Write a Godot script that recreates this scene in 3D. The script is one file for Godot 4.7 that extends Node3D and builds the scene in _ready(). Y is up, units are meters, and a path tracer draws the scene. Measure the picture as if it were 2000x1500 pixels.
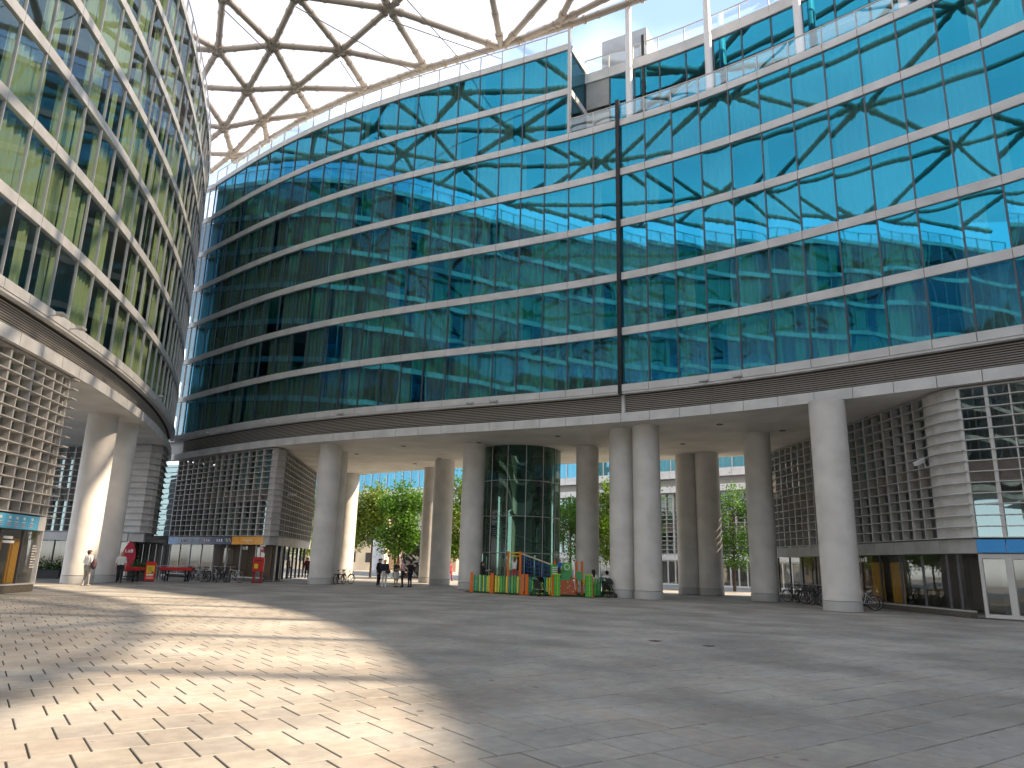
extends Node3D
# A covered, curved office court with a tubular roof, seen from the paving.

const PX = [-0.071, 0.296, -1.539, -1.032, 25.83, -2.767]
const PZ = [-3.224, 0.151, 7.587, -0.292, 12.101, -44.259]
const GB := 11.55          # bottom of the lowest glazed storey
const FL := 3.38           # storey pitch
const BAND := 0.45
const SOFFIT := 9.4

var M := {}
var taken := {}
var rng := RandomNumberGenerator.new()
var noise := FastNoiseLite.new()
var unit_box := BoxMesh.new()
var unit_pane: Array = []
var main_p: Array = []
var main_n: Array = []
var left_p: Array = []
var left_n: Array = []
var far_p: Array = []
var far_n: Array = []
var rear_p: Array = []
var rear_n: Array = []

# ---------------------------------------------------------------- helpers
func lin(r, g, b, a = 1.0) -> Color:
	var c = Color(r, g, b).linear_to_srgb()
	c.a = a
	return c

func mat(key, c: Color, rough = 0.6, metal = 0.0, spec = 0.5) -> StandardMaterial3D:
	var m := StandardMaterial3D.new()
	m.resource_name = key
	m.albedo_color = c
	m.roughness = rough
	m.metallic = metal
	m.metallic_specular = spec
	M[key] = m
	return m

func tex(img: Image) -> ImageTexture:
	return ImageTexture.create_from_image(img)

# grey multiplier texture from layered noise, seamless
func grain_image(size: int, freq: float, lo: float, hi: float, sd: int, octaves = 4) -> Image:
	var n := FastNoiseLite.new()
	n.seed = sd
	n.noise_type = FastNoiseLite.TYPE_SIMPLEX
	n.frequency = freq
	n.fractal_octaves = octaves
	var im = n.get_seamless_image(size, size, false, false, 0.15, true)
	im.convert(Image.FORMAT_RGB8)
	for y in size:
		for x in size:
			var v = im.get_pixel(x, y).r
			var w = lerpf(lo, hi, v)
			im.set_pixel(x, y, Color(w, w, w))
	return im

func triplanar(m: StandardMaterial3D, im: Image, s: float):
	m.albedo_texture = tex(im)
	m.uv1_triplanar = true
	m.uv1_world_triplanar = true
	m.uv1_scale = Vector3(s, s, s)

func numbered(called: String) -> String:
	if not taken.has(called):
		taken[called] = 0
		return called
	taken[called] += 1
	return "%s_%03d" % [called, taken[called]]

func thing(called, label, category, at = Vector3.ZERO, turn = 0.0, group = "") -> Node3D:
	var o := Node3D.new()
	o.name = numbered(called)
	add_child(o)
	o.position = at
	o.rotation.y = turn
	o.set_meta("label", label)
	o.set_meta("category", category)
	if group != "":
		o.set_meta("group", group)
	return o

func structure(called, mesh, m, at = Vector3.ZERO) -> MeshInstance3D:
	var o := MeshInstance3D.new()
	o.name = numbered(called)
	o.mesh = mesh
	o.material_override = m
	add_child(o)
	o.position = at
	o.set_meta("kind", "structure")
	return o

func part(parent: Node3D, called: String, mesh: Mesh, m: Material, t = Transform3D.IDENTITY) -> MeshInstance3D:
	var o := MeshInstance3D.new()
	o.name = called
	o.mesh = mesh
	o.material_override = m
	o.transform = t
	parent.add_child(o, true)
	return o

func copy_of(o: Node3D, at: Vector3, turn: float, label: String, group = "") -> Node3D:
	var c = o.duplicate()
	var base = o.name.rstrip("0123456789").trim_suffix("_")
	c.name = numbered(base)
	add_child(c)
	c.position = at
	c.rotation = Vector3(0, turn, 0)
	c.set_meta("label", label)
	if group != "":
		c.set_meta("group", group)
	return c

# box whose length runs a->b (world), height y0..y1, depth d0..d1 along the outward normal; parent has no turn
func seg(parent: Node3D, called: String, a: Vector3, b: Vector3, y0: float, y1: float, d0: float, d1: float, m: Material, gap = 0.0) -> MeshInstance3D:
	var t = b - a
	t.y = 0
	var l = t.length()
	t /= l
	var n = Vector3(-t.z, 0, t.x)
	var mid = (a + b) * 0.5 + n * (d0 + d1) * 0.5
	mid.y = (y0 + y1) * 0.5
	var o = part(parent, called, unit_box, m, Transform3D(Basis(t * (l - gap), Vector3.UP * (y1 - y0), n * (d1 - d0)), mid - parent.position))
	return o

# free box: centre, size, turn about y (local to parent)
func bx(parent: Node3D, called: String, c: Vector3, s: Vector3, m: Material, turn = 0.0) -> MeshInstance3D:
	return part(parent, called, unit_box, m, Transform3D(Basis(Vector3.UP, turn) * Basis.from_scale(s), c))

# flat pane filling a->b, y0..y1 at offset d
func pane(parent: Node3D, called: String, a: Vector3, b: Vector3, y0: float, y1: float, d: float, m: Material, gap = 0.0) -> MeshInstance3D:
	var t = b - a
	t.y = 0
	var l = t.length()
	t /= l
	var n = Vector3(-t.z, 0, t.x)
	var mid = (a + b) * 0.5 + n * d
	mid.y = (y0 + y1) * 0.5
	var q: Mesh = unit_pane[rng.randi() % unit_pane.size()]
	return part(parent, called, q, m, Transform3D(Basis(t * (l - gap), Vector3.UP * (y1 - y0), n), mid - parent.position))

class Soup:
	var v := PackedVector3Array()
	var n := PackedVector3Array()
	var c := PackedColorArray()
	var u := PackedVector2Array()
	var ix := PackedInt32Array()
	var col := Color.WHITE
	func vert(p: Vector3, nn: Vector3, uv = Vector2.ZERO) -> int:
		v.append(p)
		n.append(nn)
		c.append(col)
		u.append(uv)
		return v.size() - 1
	func quad(a: Vector3, b: Vector3, cc: Vector3, d: Vector3, nn = Vector3.ZERO):   # counter-clockwise seen from outside
		if nn == Vector3.ZERO:
			nn = (b - a).cross(d - a).normalized()
		var i = vert(a, nn, Vector2(0, 0))
		vert(b, nn, Vector2(1, 0))
		vert(cc, nn, Vector2(1, 1))
		vert(d, nn, Vector2(0, 1))
		ix.append_array(PackedInt32Array([i, i + 2, i + 1, i, i + 3, i + 2]))
	func tri(a: Vector3, b: Vector3, cc: Vector3, nn = Vector3.ZERO):
		if nn == Vector3.ZERO:
			nn = (b - a).cross(cc - a).normalized()
		var i = vert(a, nn)
		vert(b, nn)
		vert(cc, nn)
		ix.append_array(PackedInt32Array([i, i + 2, i + 1]))
	func box(t: Transform3D):   # unit box under t
		var p = []
		for z in [-0.5, 0.5]:
			for y in [-0.5, 0.5]:
				for x in [-0.5, 0.5]:
					p.append(t * Vector3(x, y, z))
		quad(p[4], p[5], p[7], p[6])
		quad(p[1], p[0], p[2], p[3])
		quad(p[0], p[4], p[6], p[2])
		quad(p[5], p[1], p[3], p[7])
		quad(p[6], p[7], p[3], p[2])
		quad(p[0], p[1], p[5], p[4])
	func bx(ce: Vector3, s: Vector3, turn = 0.0):
		box(Transform3D(Basis(Vector3.UP, turn) * Basis.from_scale(s), ce))
	func bar(a: Vector3, b: Vector3, w: float, h: float, up = Vector3.UP):
		var t = b - a
		var x = t.normalized()
		if absf(x.dot(up)) > 0.98:
			up = Vector3.RIGHT
		var z = x.cross(up).normalized()
		var y = z.cross(x)
		box(Transform3D(Basis(t, y * h, z * w), (a + b) * 0.5))
	func tube(a: Vector3, b: Vector3, r0: float, r1: float, k = 8, caps = true):
		var x = (b - a).normalized()
		var up = Vector3.UP if absf(x.y) < 0.9 else Vector3.RIGHT
		var e = x.cross(up).normalized()
		var f = e.cross(x)
		var s = v.size()
		for j in k + 1:
			var w = TAU * j / k
			var d = e * cos(w) + f * sin(w)
			vert(a + d * r0, d, Vector2(float(j) / k, 0))
			vert(b + d * r1, d, Vector2(float(j) / k, 1))
		for j in k:
			var i = s + 2 * j
			ix.append_array(PackedInt32Array([i, i + 1, i + 2, i + 2, i + 1, i + 3]))
		if caps:
			for e2 in 2:
				var ce = a if e2 == 0 else b
				var rr = r0 if e2 == 0 else r1
				if rr < 0.004:
					continue
				var nn = -x if e2 == 0 else x
				var i0 = vert(ce, nn)
				for j in k + 1:
					var w = TAU * j / k
					vert(ce + (e * cos(w) + f * sin(w)) * rr, nn)
				for j in k:
					if e2 == 0:
						ix.append_array(PackedInt32Array([i0, i0 + 1 + j, i0 + 2 + j]))
					else:
						ix.append_array(PackedInt32Array([i0, i0 + 2 + j, i0 + 1 + j]))
	func path(pts: Array, r: float, k = 6):
		for j in pts.size() - 1:
			tube(pts[j], pts[j + 1], r, r, k)
	# profile [[radius, y], ...] turned about y at p
	func lathe(p: Vector3, prof: Array, k = 24):
		var s = v.size()
		for j in prof.size():
			var pa = prof[maxi(j - 1, 0)]
			var pb = prof[mini(j + 1, prof.size() - 1)]
			var dr = pb[0] - pa[0]
			var dy = pb[1] - pa[1]
			var nn2 = Vector2(dy, -dr).normalized()
			for q in k + 1:
				var w = TAU * q / k
				vert(p + Vector3(cos(w) * prof[j][0], prof[j][1], sin(w) * prof[j][0]), Vector3(cos(w) * nn2.x, nn2.y, sin(w) * nn2.x), Vector2(float(q) / k, prof[j][1]))
		for j in prof.size() - 1:
			for q in k:
				var i = s + j * (k + 1) + q
				var o = i + k + 1
				ix.append_array(PackedInt32Array([i, i + 1, o, o, i + 1, o + 1]))
	func ball(p: Vector3, r: Vector3, k = 10):
		var s = v.size()
		var h = k / 2
		for j in h + 1:
			var la = PI * j / h - PI / 2
			for q in k + 1:
				var w = TAU * q / k
				var d = Vector3(cos(la) * cos(w), sin(la), cos(la) * sin(w))
				vert(p + d * r, (d / r).normalized())
		for j in h:
			for q in k:
				var i = s + j * (k + 1) + q
				var o = i + k + 1
				ix.append_array(PackedInt32Array([i, i + 1, o, o, i + 1, o + 1]))
	func torus(p: Vector3, axis: Vector3, big: float, small: float, k = 20, q = 6):
		var up = Vector3.UP if absf(axis.y) < 0.9 else Vector3.RIGHT
		var e = axis.cross(up).normalized()
		var f = e.cross(axis)
		var s = v.size()
		for j in k + 1:
			var w = TAU * j / k
			var d = e * cos(w) + f * sin(w)
			for l in q + 1:
				var z = TAU * l / q
				var nn = d * cos(z) + axis * sin(z)
				vert(p + d * big + nn * small, nn)
		for j in k:
			for l in q:
				var i = s + j * (q + 1) + l
				var o = i + q + 1
				ix.append_array(PackedInt32Array([i, o, i + 1, i + 1, o, o + 1]))
	func mesh() -> ArrayMesh:
		# every face is wound to agree with its normals
		for q in range(0, ix.size(), 3):
			var i0 = ix[q]
			var i1 = ix[q + 1]
			var i2 = ix[q + 2]
			if (v[i2] - v[i0]).cross(v[i1] - v[i0]).dot(n[i0] + n[i1] + n[i2]) < 0.0:
				ix[q + 1] = i2
				ix[q + 2] = i1
		var a := []
		a.resize(Mesh.ARRAY_MAX)
		a[Mesh.ARRAY_VERTEX] = v
		a[Mesh.ARRAY_NORMAL] = n
		a[Mesh.ARRAY_COLOR] = c
		a[Mesh.ARRAY_TEX_UV] = u
		a[Mesh.ARRAY_INDEX] = ix
		var m := ArrayMesh.new()
		m.add_surface_from_arrays(Mesh.PRIMITIVE_TRIANGLES, a)
		return m

func soup() -> Soup:
	return Soup.new()

func lettering(parent: Node3D, called: String, words: String, size: float, c: Vector3, turn: float, m: Material, bold = true):
	var tm := TextMesh.new()
	var f := SystemFont.new()
	f.font_names = PackedStringArray(["Droid Sans"])
	if bold:
		f.font_weight = 700
	tm.font = f
	tm.text = words
	tm.font_size = 48
	tm.pixel_size = size / 48.0
	tm.depth = 0.01
	part(parent, called, tm, m, Transform3D(Basis(Vector3.UP, turn), c))

# ---------------------------------------------------------------- facade lines in plan
func make_lines():
	for i in 35:
		var t = i / 17.0 - 1.0
		var x = 0.0
		var z = 0.0
		for k in 6:
			x = x * t + PX[k]
			z = z * t + PZ[k]
		main_p.append(Vector3(x, 0, z))
	var a = 46.0
	for i in range(35, 57):
		a = minf(a + 2.15, 80.0)
		main_p.append(main_p[-1] + Vector3(cos(deg_to_rad(a)), 0, sin(deg_to_rad(a))) * 1.72)
	# the convex building opposite: index 0 is 18 bays behind the first bay in view
	var pts = [Vector3(-19.26, 0, -25.54)]
	for i in 21:
		var w = deg_to_rad(-95.6 - 0.93 * i)
		pts.append(pts[-1] + Vector3(cos(w), 0, sin(w)) * 1.765)
	var back = [pts[0]]
	for i in 18:
		var w = deg_to_rad(-95.6 + 0.93 * (i + 1))
		back.append(back[-1] - Vector3(cos(w), 0, sin(w)) * 1.765)
	back.remove_at(0)
	back.reverse()
	left_p = back + pts
	var q0 = Vector3(-42, 0, -124)
	var q1 = Vector3(-1, 0, -93)
	var q2 = Vector3(40, 0, -56)
	for i in 33:
		var t = i / 32.0
		far_p.append(q0.lerp(q1, t).lerp(q1.lerp(q2, t), t) )
	# the block that closes the court behind the viewer
	var c0 = main_p[52]
	var c3 = left_p[0]
	var c1 = c0 + Vector3(2, 0, 30)
	var c2 = c3 + Vector3(3, 0, 30)
	for i in 41:
		var t = i / 40.0
		rear_p.append(c0 * pow(1 - t, 3) + c1 * 3 * t * pow(1 - t, 2) + c2 * 3 * t * t * (1 - t) + c3 * t * t * t)
	rear_n = normals(rear_p)
	main_n = normals(main_p)
	left_n = normals(left_p)
	far_n = normals(far_p)

func normals(p: Array) -> Array:
	var r = []
	for i in p.size():
		var t = (p[mini(i + 1, p.size() - 1)] - p[maxi(i - 1, 0)]).normalized()
		r.append(Vector3(-t.z, 0, t.x))
	return r

func off(p: Array, n: Array, i: float, d: float) -> Vector3:
	var k = clampi(int(floor(i)), 0, p.size() - 2)
	var f = i - k
	return (p[k] + n[k] * d).lerp(p[k + 1] + n[k + 1] * d, f)

# a strip between two offsets (horizontal) or two heights (upright)
func flat_strip(s: Soup, p: Array, n: Array, i0: float, i1: float, d0: float, d1: float, y: float, up: bool):
	var i = i0
	while i < i1 - 0.001:
		var j = minf(floor(i + 1.001), i1)
		var a = off(p, n, i, d0) + Vector3.UP * y
		var b = off(p, n, j, d0) + Vector3.UP * y
		var c = off(p, n, j, d1) + Vector3.UP * y
		var d = off(p, n, i, d1) + Vector3.UP * y
		s.quad(a, b, c, d, Vector3.UP if up else Vector3.DOWN)
		i = j

func wall_strip(s: Soup, p: Array, n: Array, i0: float, i1: float, d: float, y0: float, y1: float):
	var i = i0
	while i < i1 - 0.001:
		var j = minf(floor(i + 1.001), i1)
		var a = off(p, n, i, d)
		var b = off(p, n, j, d)
		s.quad(a + Vector3.UP * y0, b + Vector3.UP * y0, b + Vector3.UP * y1, a + Vector3.UP * y1)
		i = j

# solid curved slab
func slab(s: Soup, p: Array, n: Array, i0: float, i1: float, d0: float, d1: float, y0: float, y1: float):
	flat_strip(s, p, n, i0, i1, d0, d1, y1, true)
	flat_strip(s, p, n, i0, i1, d0, d1, y0, false)
	wall_strip(s, p, n, i0, i1, d0, y0, y1)
	wall_strip(s, p, n, i0, i1, d1, y0, y1)

# hanging folds of cloth behind the glass of one storey
func curtain(s: Soup, p: Array, n: Array, i0: int, i1: int, d: float, y0: float, y1: float, shut: float, r: RandomNumberGenerator):
	for i in range(i0, i1):
		var w = 1.0
		if r.randf() > shut:
			w = r.randf_range(0.0, 0.65)
		if w < 0.08:
			continue
		var from = 0.0 if r.randf() < 0.5 else 1.0 - w
		var steps = int(24 * w) + 1
		var g = r.randf_range(0.85, 1.1)
		s.col = Color(g * r.randf_range(0.94, 1.04), g, g * r.randf_range(0.94, 1.02))
		var pack = r.randf_range(3.0, 5.5)
		var prev = Vector3.ZERO
		var pn = Vector3.ZERO
		for k in steps + 1:
			var f = from + w * k / steps
			var ph = f * TAU * pack + i
			var q = off(p, n, i + f, d + 0.075 * sin(ph))
			var nn = (n[i] + (p[i + 1] - p[i]) / 1.72 * -cos(ph) * 1.1).normalized()
			if k > 0:
				var b = s.vert(prev + Vector3.UP * y0, pn)
				s.vert(q + Vector3.UP * y0, nn)
				s.vert(q + Vector3.UP * y1, nn)
				s.vert(prev + Vector3.UP * y1, pn)
				s.ix.append_array(PackedInt32Array([b, b + 2, b + 1, b, b + 3, b + 2]))
			prev = q
			pn = nn
# ---------------------------------------------------------------- camera, sky, sun
func setup_view():
	var cam := Camera3D.new()
	cam.name = "camera"
	cam.transform = Transform3D(Basis(Vector3(0.99965539, 0.02547577, 0.00633088), Vector3(-0.02625062, 0.97014829, 0.24108756), Vector3(0, -0.24117067, 0.97048272)), Vector3(0, 1.6, 0))
	cam.fov = rad_to_deg(2.0 * atan(750.0 / 1420.0))
	cam.near = 0.1
	cam.far = 900.0
	add_child(cam)
	cam.current = true
	var sky_mat := ProceduralSkyMaterial.new()
	sky_mat.sky_top_color = lin(0.072, 0.108, 0.175)
	sky_mat.sky_horizon_color = lin(0.44, 0.43, 0.42)
	sky_mat.sky_curve = 0.16
	sky_mat.sky_energy_multiplier = 1.0
	sky_mat.ground_bottom_color = lin(0.16, 0.15, 0.14)
	sky_mat.ground_horizon_color = lin(0.45, 0.5, 0.56)
	sky_mat.sky_cover = tex(cloud_image())
	sky_mat.sky_cover_modulate = Color(1, 1, 1, 0.15)
	var sky := Sky.new()
	sky.sky_material = sky_mat
	var env := Environment.new()
	env.background_mode = Environment.BG_SKY
	env.sky = sky
	env.background_energy_multiplier = 1.1
	env.tonemap_mode = Environment.TONE_MAPPER_LINEAR
	env.tonemap_exposure = 6.9
	env.sdfgi_enabled = true
	env.ssao_enabled = true
	env.ssil_enabled = true
	var we := WorldEnvironment.new()
	we.name = "environment"
	we.environment = env
	add_child(we)
	var sun := DirectionalLight3D.new()
	sun.name = "sun"
	sun.light_color = lin(1.0, 0.79, 0.57)
	sun.light_energy = 0.6
	sun.light_angular_distance = 0.8
	sun.shadow_enabled = true
	add_child(sun)
	var el = deg_to_rad(44.3)
	var from = Vector3(cos(el), sin(el), cos(el) * 0.06)
	sun.look_at_from_position(from * 200.0, Vector3.ZERO, Vector3.UP)

func cloud_image() -> Image:
	var n := FastNoiseLite.new()
	n.seed = 41
	n.noise_type = FastNoiseLite.TYPE_SIMPLEX
	n.frequency = 1.3
	n.fractal_octaves = 5
	var im := Image.create(512, 256, false, Image.FORMAT_RGBA8)
	for y in 256:
		var la = (0.5 - (y + 0.5) / 256.0) * PI
		for x in 512:
			var lo = TAU * x / 512.0
			var d = Vector3(cos(la) * cos(lo), sin(la) * 1.6, cos(la) * sin(lo))
			var v = n.get_noise_3d(d.x * 1.4, d.y * 1.4, d.z * 1.4)
			var k = clampf((v + 0.05) * 2.2, 0.0, 1.0)
			im.set_pixel(x, y, Color(1.0, 1.0, 0.98, k * 0.9))
	return im

# ---------------------------------------------------------------- materials
func make_materials():
	unit_box.size = Vector3.ONE
	for k in 8:
		var s = soup()
		var bulge = [0.0026, -0.002, 0.0042, 0.0012, -0.0034, 0.0022, 0.005, -0.001][k]
		var tx = rng.randf_range(-0.0022, 0.0022)
		var ty = rng.randf_range(-0.0022, 0.0022)
		var q = 6
		for j in q + 1:
			for i in q + 1:
				var u = float(i) / q - 0.5
				var w = float(j) / q - 0.5
				var dzu = bulge * 16.0 * (-2.0 * u) * (0.25 - w * w) / 1.72
				var dzw = bulge * 16.0 * (-2.0 * w) * (0.25 - u * u) / 2.9
				# stored in unit axes: the transform scales x by ~1.7 and y by ~2.9
				var nn = Vector3((-dzu + tx) * 1.72, (-dzw + ty) * 2.9, 1.0).normalized()
				s.vert(Vector3(u, w, bulge * 16.0 * (0.25 - u * u) * (0.25 - w * w) + 0.0), nn, Vector2(u + 0.5, w + 0.5))
		for j in q:
			for i in q:
				var o = j * (q + 1) + i
				s.ix.append_array(PackedInt32Array([o, o + q + 2, o + 1, o, o + q + 1, o + q + 2]))
		unit_pane.append(s.mesh())
	var soil = grain_image(256, 0.012, 0.86, 1.0, 5)
	var m = mat("panel", lin(0.74, 0.74, 0.73), 0.42)
	triplanar(m, soil, 0.21)
	m = mat("panel_grey", lin(0.40, 0.40, 0.39), 0.45)
	triplanar(m, soil, 0.23)
	mat("louvre", lin(0.60, 0.57, 0.53), 0.5)
	mat("louvre_back", lin(0.12, 0.11, 0.10), 0.8)
	m = mat("soffit", lin(0.78, 0.76, 0.71), 0.7)
	triplanar(m, grain_image(256, 0.01, 0.9, 1.0, 9), 0.11)
	m = mat("column", lin(0.74, 0.72, 0.68), 0.55)
	triplanar(m, grain_image(256, 0.014, 0.89, 1.0, 11, 5), 0.16)
	m = mat("column_base", lin(0.46, 0.46, 0.44), 0.5)
	mat("mullion", lin(0.10, 0.10, 0.11), 0.35, 0.3)
	mat("mullion_light", lin(0.52, 0.52, 0.51), 0.4, 0.2)
	mat("joint_black", lin(0.008, 0.008, 0.009), 0.5)
	m = mat("lattice", lin(0.52, 0.51, 0.49), 0.5)
	triplanar(m, soil, 0.3)
	mat("lattice_white", lin(0.54, 0.535, 0.52), 0.4)
	m = mat("rib", lin(0.58, 0.575, 0.56), 0.5)
	triplanar(m, soil, 0.3)
	mat("slab", lin(0.22, 0.22, 0.21), 0.9)
	mat("inside", lin(0.24, 0.24, 0.23), 0.9)
	mat("inside_dark", lin(0.24, 0.23, 0.22), 0.9)
	m = mat("curtain", lin(0.30, 0.48, 0.36), 0.9)
	m.vertex_color_use_as_albedo = true
	m.backlight_enabled = true
	m.backlight = lin(0.3, 0.4, 0.33)
	m = mat("curtain_green", lin(0.44, 0.58, 0.28), 0.9)
	m.vertex_color_use_as_albedo = true
	m.backlight_enabled = true
	m.backlight = lin(0.3, 0.4, 0.2)
	m = mat("curtain_teal", lin(0.22, 0.50, 0.50), 0.9)
	m.vertex_color_use_as_albedo = true
	glass("glass", Color(0.035, 0.40, 0.60), 0.54)
	glass("glass_left", Color(0.30, 0.48, 0.58), 0.29)
	glass("glass_far", Color(0.10, 0.35, 0.55), 0.34)
	glass("glass_shop", Color(0.40, 0.42, 0.40), 0.24)
	glass("glass_grid", Color(0.35, 0.50, 0.52), 0.40)
	glass("glass_rail", Color(0.80, 0.92, 0.92), 0.22)
	glass("glass_lift", Color(0.08, 0.16, 0.13), 0.87)
	m = mat("membrane", lin(0.44, 0.46, 0.52, 0.74), 0.6)
	m.transparency = BaseMaterial3D.TRANSPARENCY_ALPHA
	m.backlight_enabled = true
	m.backlight = lin(0.66, 0.68, 0.72)
	m.cull_mode = BaseMaterial3D.CULL_DISABLED
	mat("tube", lin(0.42, 0.37, 0.31), 0.45, 0.1)
	mat("cable", lin(0.2, 0.2, 0.2), 0.4, 0.6)
	mat("mast", lin(0.78, 0.78, 0.78), 0.4)
	mat("wood_gold", lin(0.62, 0.34, 0.03), 0.55)
	mat("wood_brown", lin(0.11, 0.065, 0.03), 0.6)
	mat("sign_sky", lin(0.02, 0.30, 0.72), 0.4)
	mat("sign_pale", lin(0.12, 0.48, 0.72), 0.4)
	mat("sign_navy", lin(0.015, 0.04, 0.14), 0.4)
	mat("sign_blue", lin(0.02, 0.09, 0.24), 0.4)
	mat("sign_amber", lin(0.75, 0.33, 0.01), 0.4)
	mat("white", lin(0.80, 0.80, 0.80), 0.5)
	mat("pink", lin(0.78, 0.40, 0.42), 0.5)
	mat("red", lin(0.55, 0.02, 0.02), 0.4)
	mat("dark_red", lin(0.30, 0.015, 0.03), 0.5)
	mat("black", lin(0.012, 0.012, 0.013), 0.5)
	mat("charcoal", lin(0.04, 0.04, 0.042), 0.6)
	mat("rubber", lin(0.012, 0.012, 0.012), 0.8)
	mat("steel", lin(0.45, 0.45, 0.46), 0.3, 0.8)
	mat("orange", lin(0.80, 0.17, 0.01), 0.45)
	mat("lime", lin(0.50, 0.66, 0.05), 0.45)
	mat("green", lin(0.10, 0.46, 0.06), 0.45)
	mat("leaf_green", lin(0.04, 0.30, 0.07), 0.45)
	mat("teal", lin(0.01, 0.26, 0.20), 0.45)
	mat("yellow", lin(0.80, 0.55, 0.02), 0.45)
	mat("net_blue", lin(0.03, 0.12, 0.45), 0.6)
	mat("rust", lin(0.40, 0.11, 0.04), 0.7)
	m = mat("turf", lin(0.025, 0.10, 0.012), 0.95)
	triplanar(m, grain_image(128, 0.2, 0.5, 1.0, 21), 2.0)
	m = mat("bark", lin(0.06, 0.045, 0.035), 0.9)
	for k in 4:
		m = mat("leaf%d" % k, [lin(0.17, 0.24, 0.03), lin(0.09, 0.21, 0.02), lin(0.15, 0.25, 0.025), lin(0.045, 0.13, 0.022)][k], 0.6)
		m.vertex_color_use_as_albedo = true
		m.backlight_enabled = true
		m.backlight = lin(0.7, 0.8, 0.3)
		m.cull_mode = BaseMaterial3D.CULL_DISABLED
	# paving: speckled granite
	var speck = grain_image(512, 0.16, 0.80, 1.0, 31, 3)
	var blotch = grain_image(256, 0.018, 0.90, 1.0, 33, 4)
	for y in 512:
		for x in 512:
			var a = speck.get_pixel(x, y).r * blotch.get_pixel(x / 2, y / 2).r
			speck.set_pixel(x, y, Color(a, a, a))
	for k in 6:
		var tone = [Color(0.57, 0.535, 0.475), Color(0.54, 0.515, 0.47), Color(0.58, 0.545, 0.49), Color(0.57, 0.52, 0.46), Color(0.525, 0.505, 0.465), Color(0.565, 0.535, 0.485)][k]
		m = mat("stone%d" % k, lin(tone.r, tone.g, tone.b), 0.62, 0.0, 0.4)
		triplanar(m, speck, 0.9)
		m.heightmap_enabled = true
		m.heightmap_texture = m.albedo_texture
		m.heightmap_scale = 0.25
	m = mat("stone_many", lin(1, 1, 1), 0.62, 0.0, 0.4)
	triplanar(m, speck, 0.9)
	m.vertex_color_use_as_albedo = true
	m = mat("stone_sheet", lin(0.55, 0.525, 0.475), 0.62, 0.0, 0.4)
	triplanar(m, speck, 0.35)
	for k in ["stone0", "stone1", "stone2", "stone3", "stone4", "stone5", "stone_many", "stone_sheet"]:
		stained(M[k])
	mat("joint", lin(0.022, 0.019, 0.016), 0.95)
	m = mat("plinth", lin(0.20, 0.18, 0.15), 0.8)
	triplanar(m, grain_image(256, 0.05, 0.5, 1.0, 51), 0.8)
	m = mat("body", Color.WHITE, 0.75)
	m.vertex_color_use_as_albedo = true
	mat("brick_far", lin(0.42, 0.28, 0.20), 0.8)
	mat("cream", lin(0.62, 0.55, 0.42), 0.8)
	mat("roof_tile", lin(0.33, 0.14, 0.08), 0.8)
	m = mat("bike_blue", lin(0.03, 0.04, 0.06), 0.35)
	m = mat("bike_white", lin(0.7, 0.7, 0.68), 0.35)
	m = mat("poster", Color.WHITE, 0.5)
	m.albedo_texture = tex(poster_image())
	m = mat("mirror_art", lin(0.8, 0.8, 0.82), 0.1, 1.0)

func glass(key, tint: Color, opacity: float):
	var m := StandardMaterial3D.new()
	m.resource_name = key
	var im := Image.create(8, 8, false, Image.FORMAT_RGBA8)
	im.fill(lin(tint.r, tint.g, tint.b))
	m.albedo_texture = tex(im)
	m.albedo_color = Color(1, 1, 1, opacity)
	m.metallic = 1.0
	m.roughness = 0.015
	m.transparency = BaseMaterial3D.TRANSPARENCY_ALPHA
	m.cull_mode = BaseMaterial3D.CULL_DISABLED
	M[key] = m

# dirt carried over many slabs: worn patches, drips and gum spots
func stained(m: StandardMaterial3D):
	if not M.has("stain_tex"):
		var im = grain_image(512, 0.010, 0.74, 1.04, 61, 5)
		var r := RandomNumberGenerator.new()
		r.seed = 99
		for k in 260:
			var x = r.randi() % 512
			var y = r.randi() % 512
			var w = 1 if r.randf() < 0.85 else 2
			var g = r.randf_range(0.50, 0.78)
			im.fill_rect(Rect2i(x, y, w, w), Color(g, g * 0.98, g * 0.95))
		M["stain_tex"] = tex(im)
	m.detail_enabled = true
	m.detail_blend_mode = BaseMaterial3D.BLEND_MODE_MUL
	m.detail_albedo = M["stain_tex"]
	m.detail_uv_layer = BaseMaterial3D.DETAIL_UV_2
	m.uv2_triplanar = true
	m.uv2_world_triplanar = true
	m.uv2_scale = Vector3(0.055, 0.055, 0.055)

func poster_image() -> Image:
	var im := Image.create(64, 128, false, Image.FORMAT_RGB8)
	im.fill(Color(0.85, 0.2, 0.15))
	im.fill_rect(Rect2i(6, 24, 52, 56), Color(0.95, 0.75, 0.2))
	im.fill_rect(Rect2i(14, 34, 30, 30), Color(0.75, 0.7, 0.25))
	im.fill_rect(Rect2i(8, 84, 46, 12), Color(0.95, 0.9, 0.85))
	im.fill_rect(Rect2i(8, 102, 48, 16), Color(0.93, 0.6, 0.55))
	im.fill_rect(Rect2i(40, 66, 14, 12), Color(0.2, 0.35, 0.3))
	return im
# ---------------------------------------------------------------- the big curved buildings
var louvre_mesh: ArrayMesh

func make_louvre():
	var s = soup()
	for k in 10:   # unit: x -.5...5, y 0..1, z 0
		var y = (k + 0.5) / 10.0
		s.box(Transform3D(Basis(Vector3(1, 0, 0), Vector3(0, 0.032, 0.028), Vector3(0, -0.02, 0.07)), Vector3(0, y - 0.5, 0)))
	louvre_mesh = s.mesh()

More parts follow.
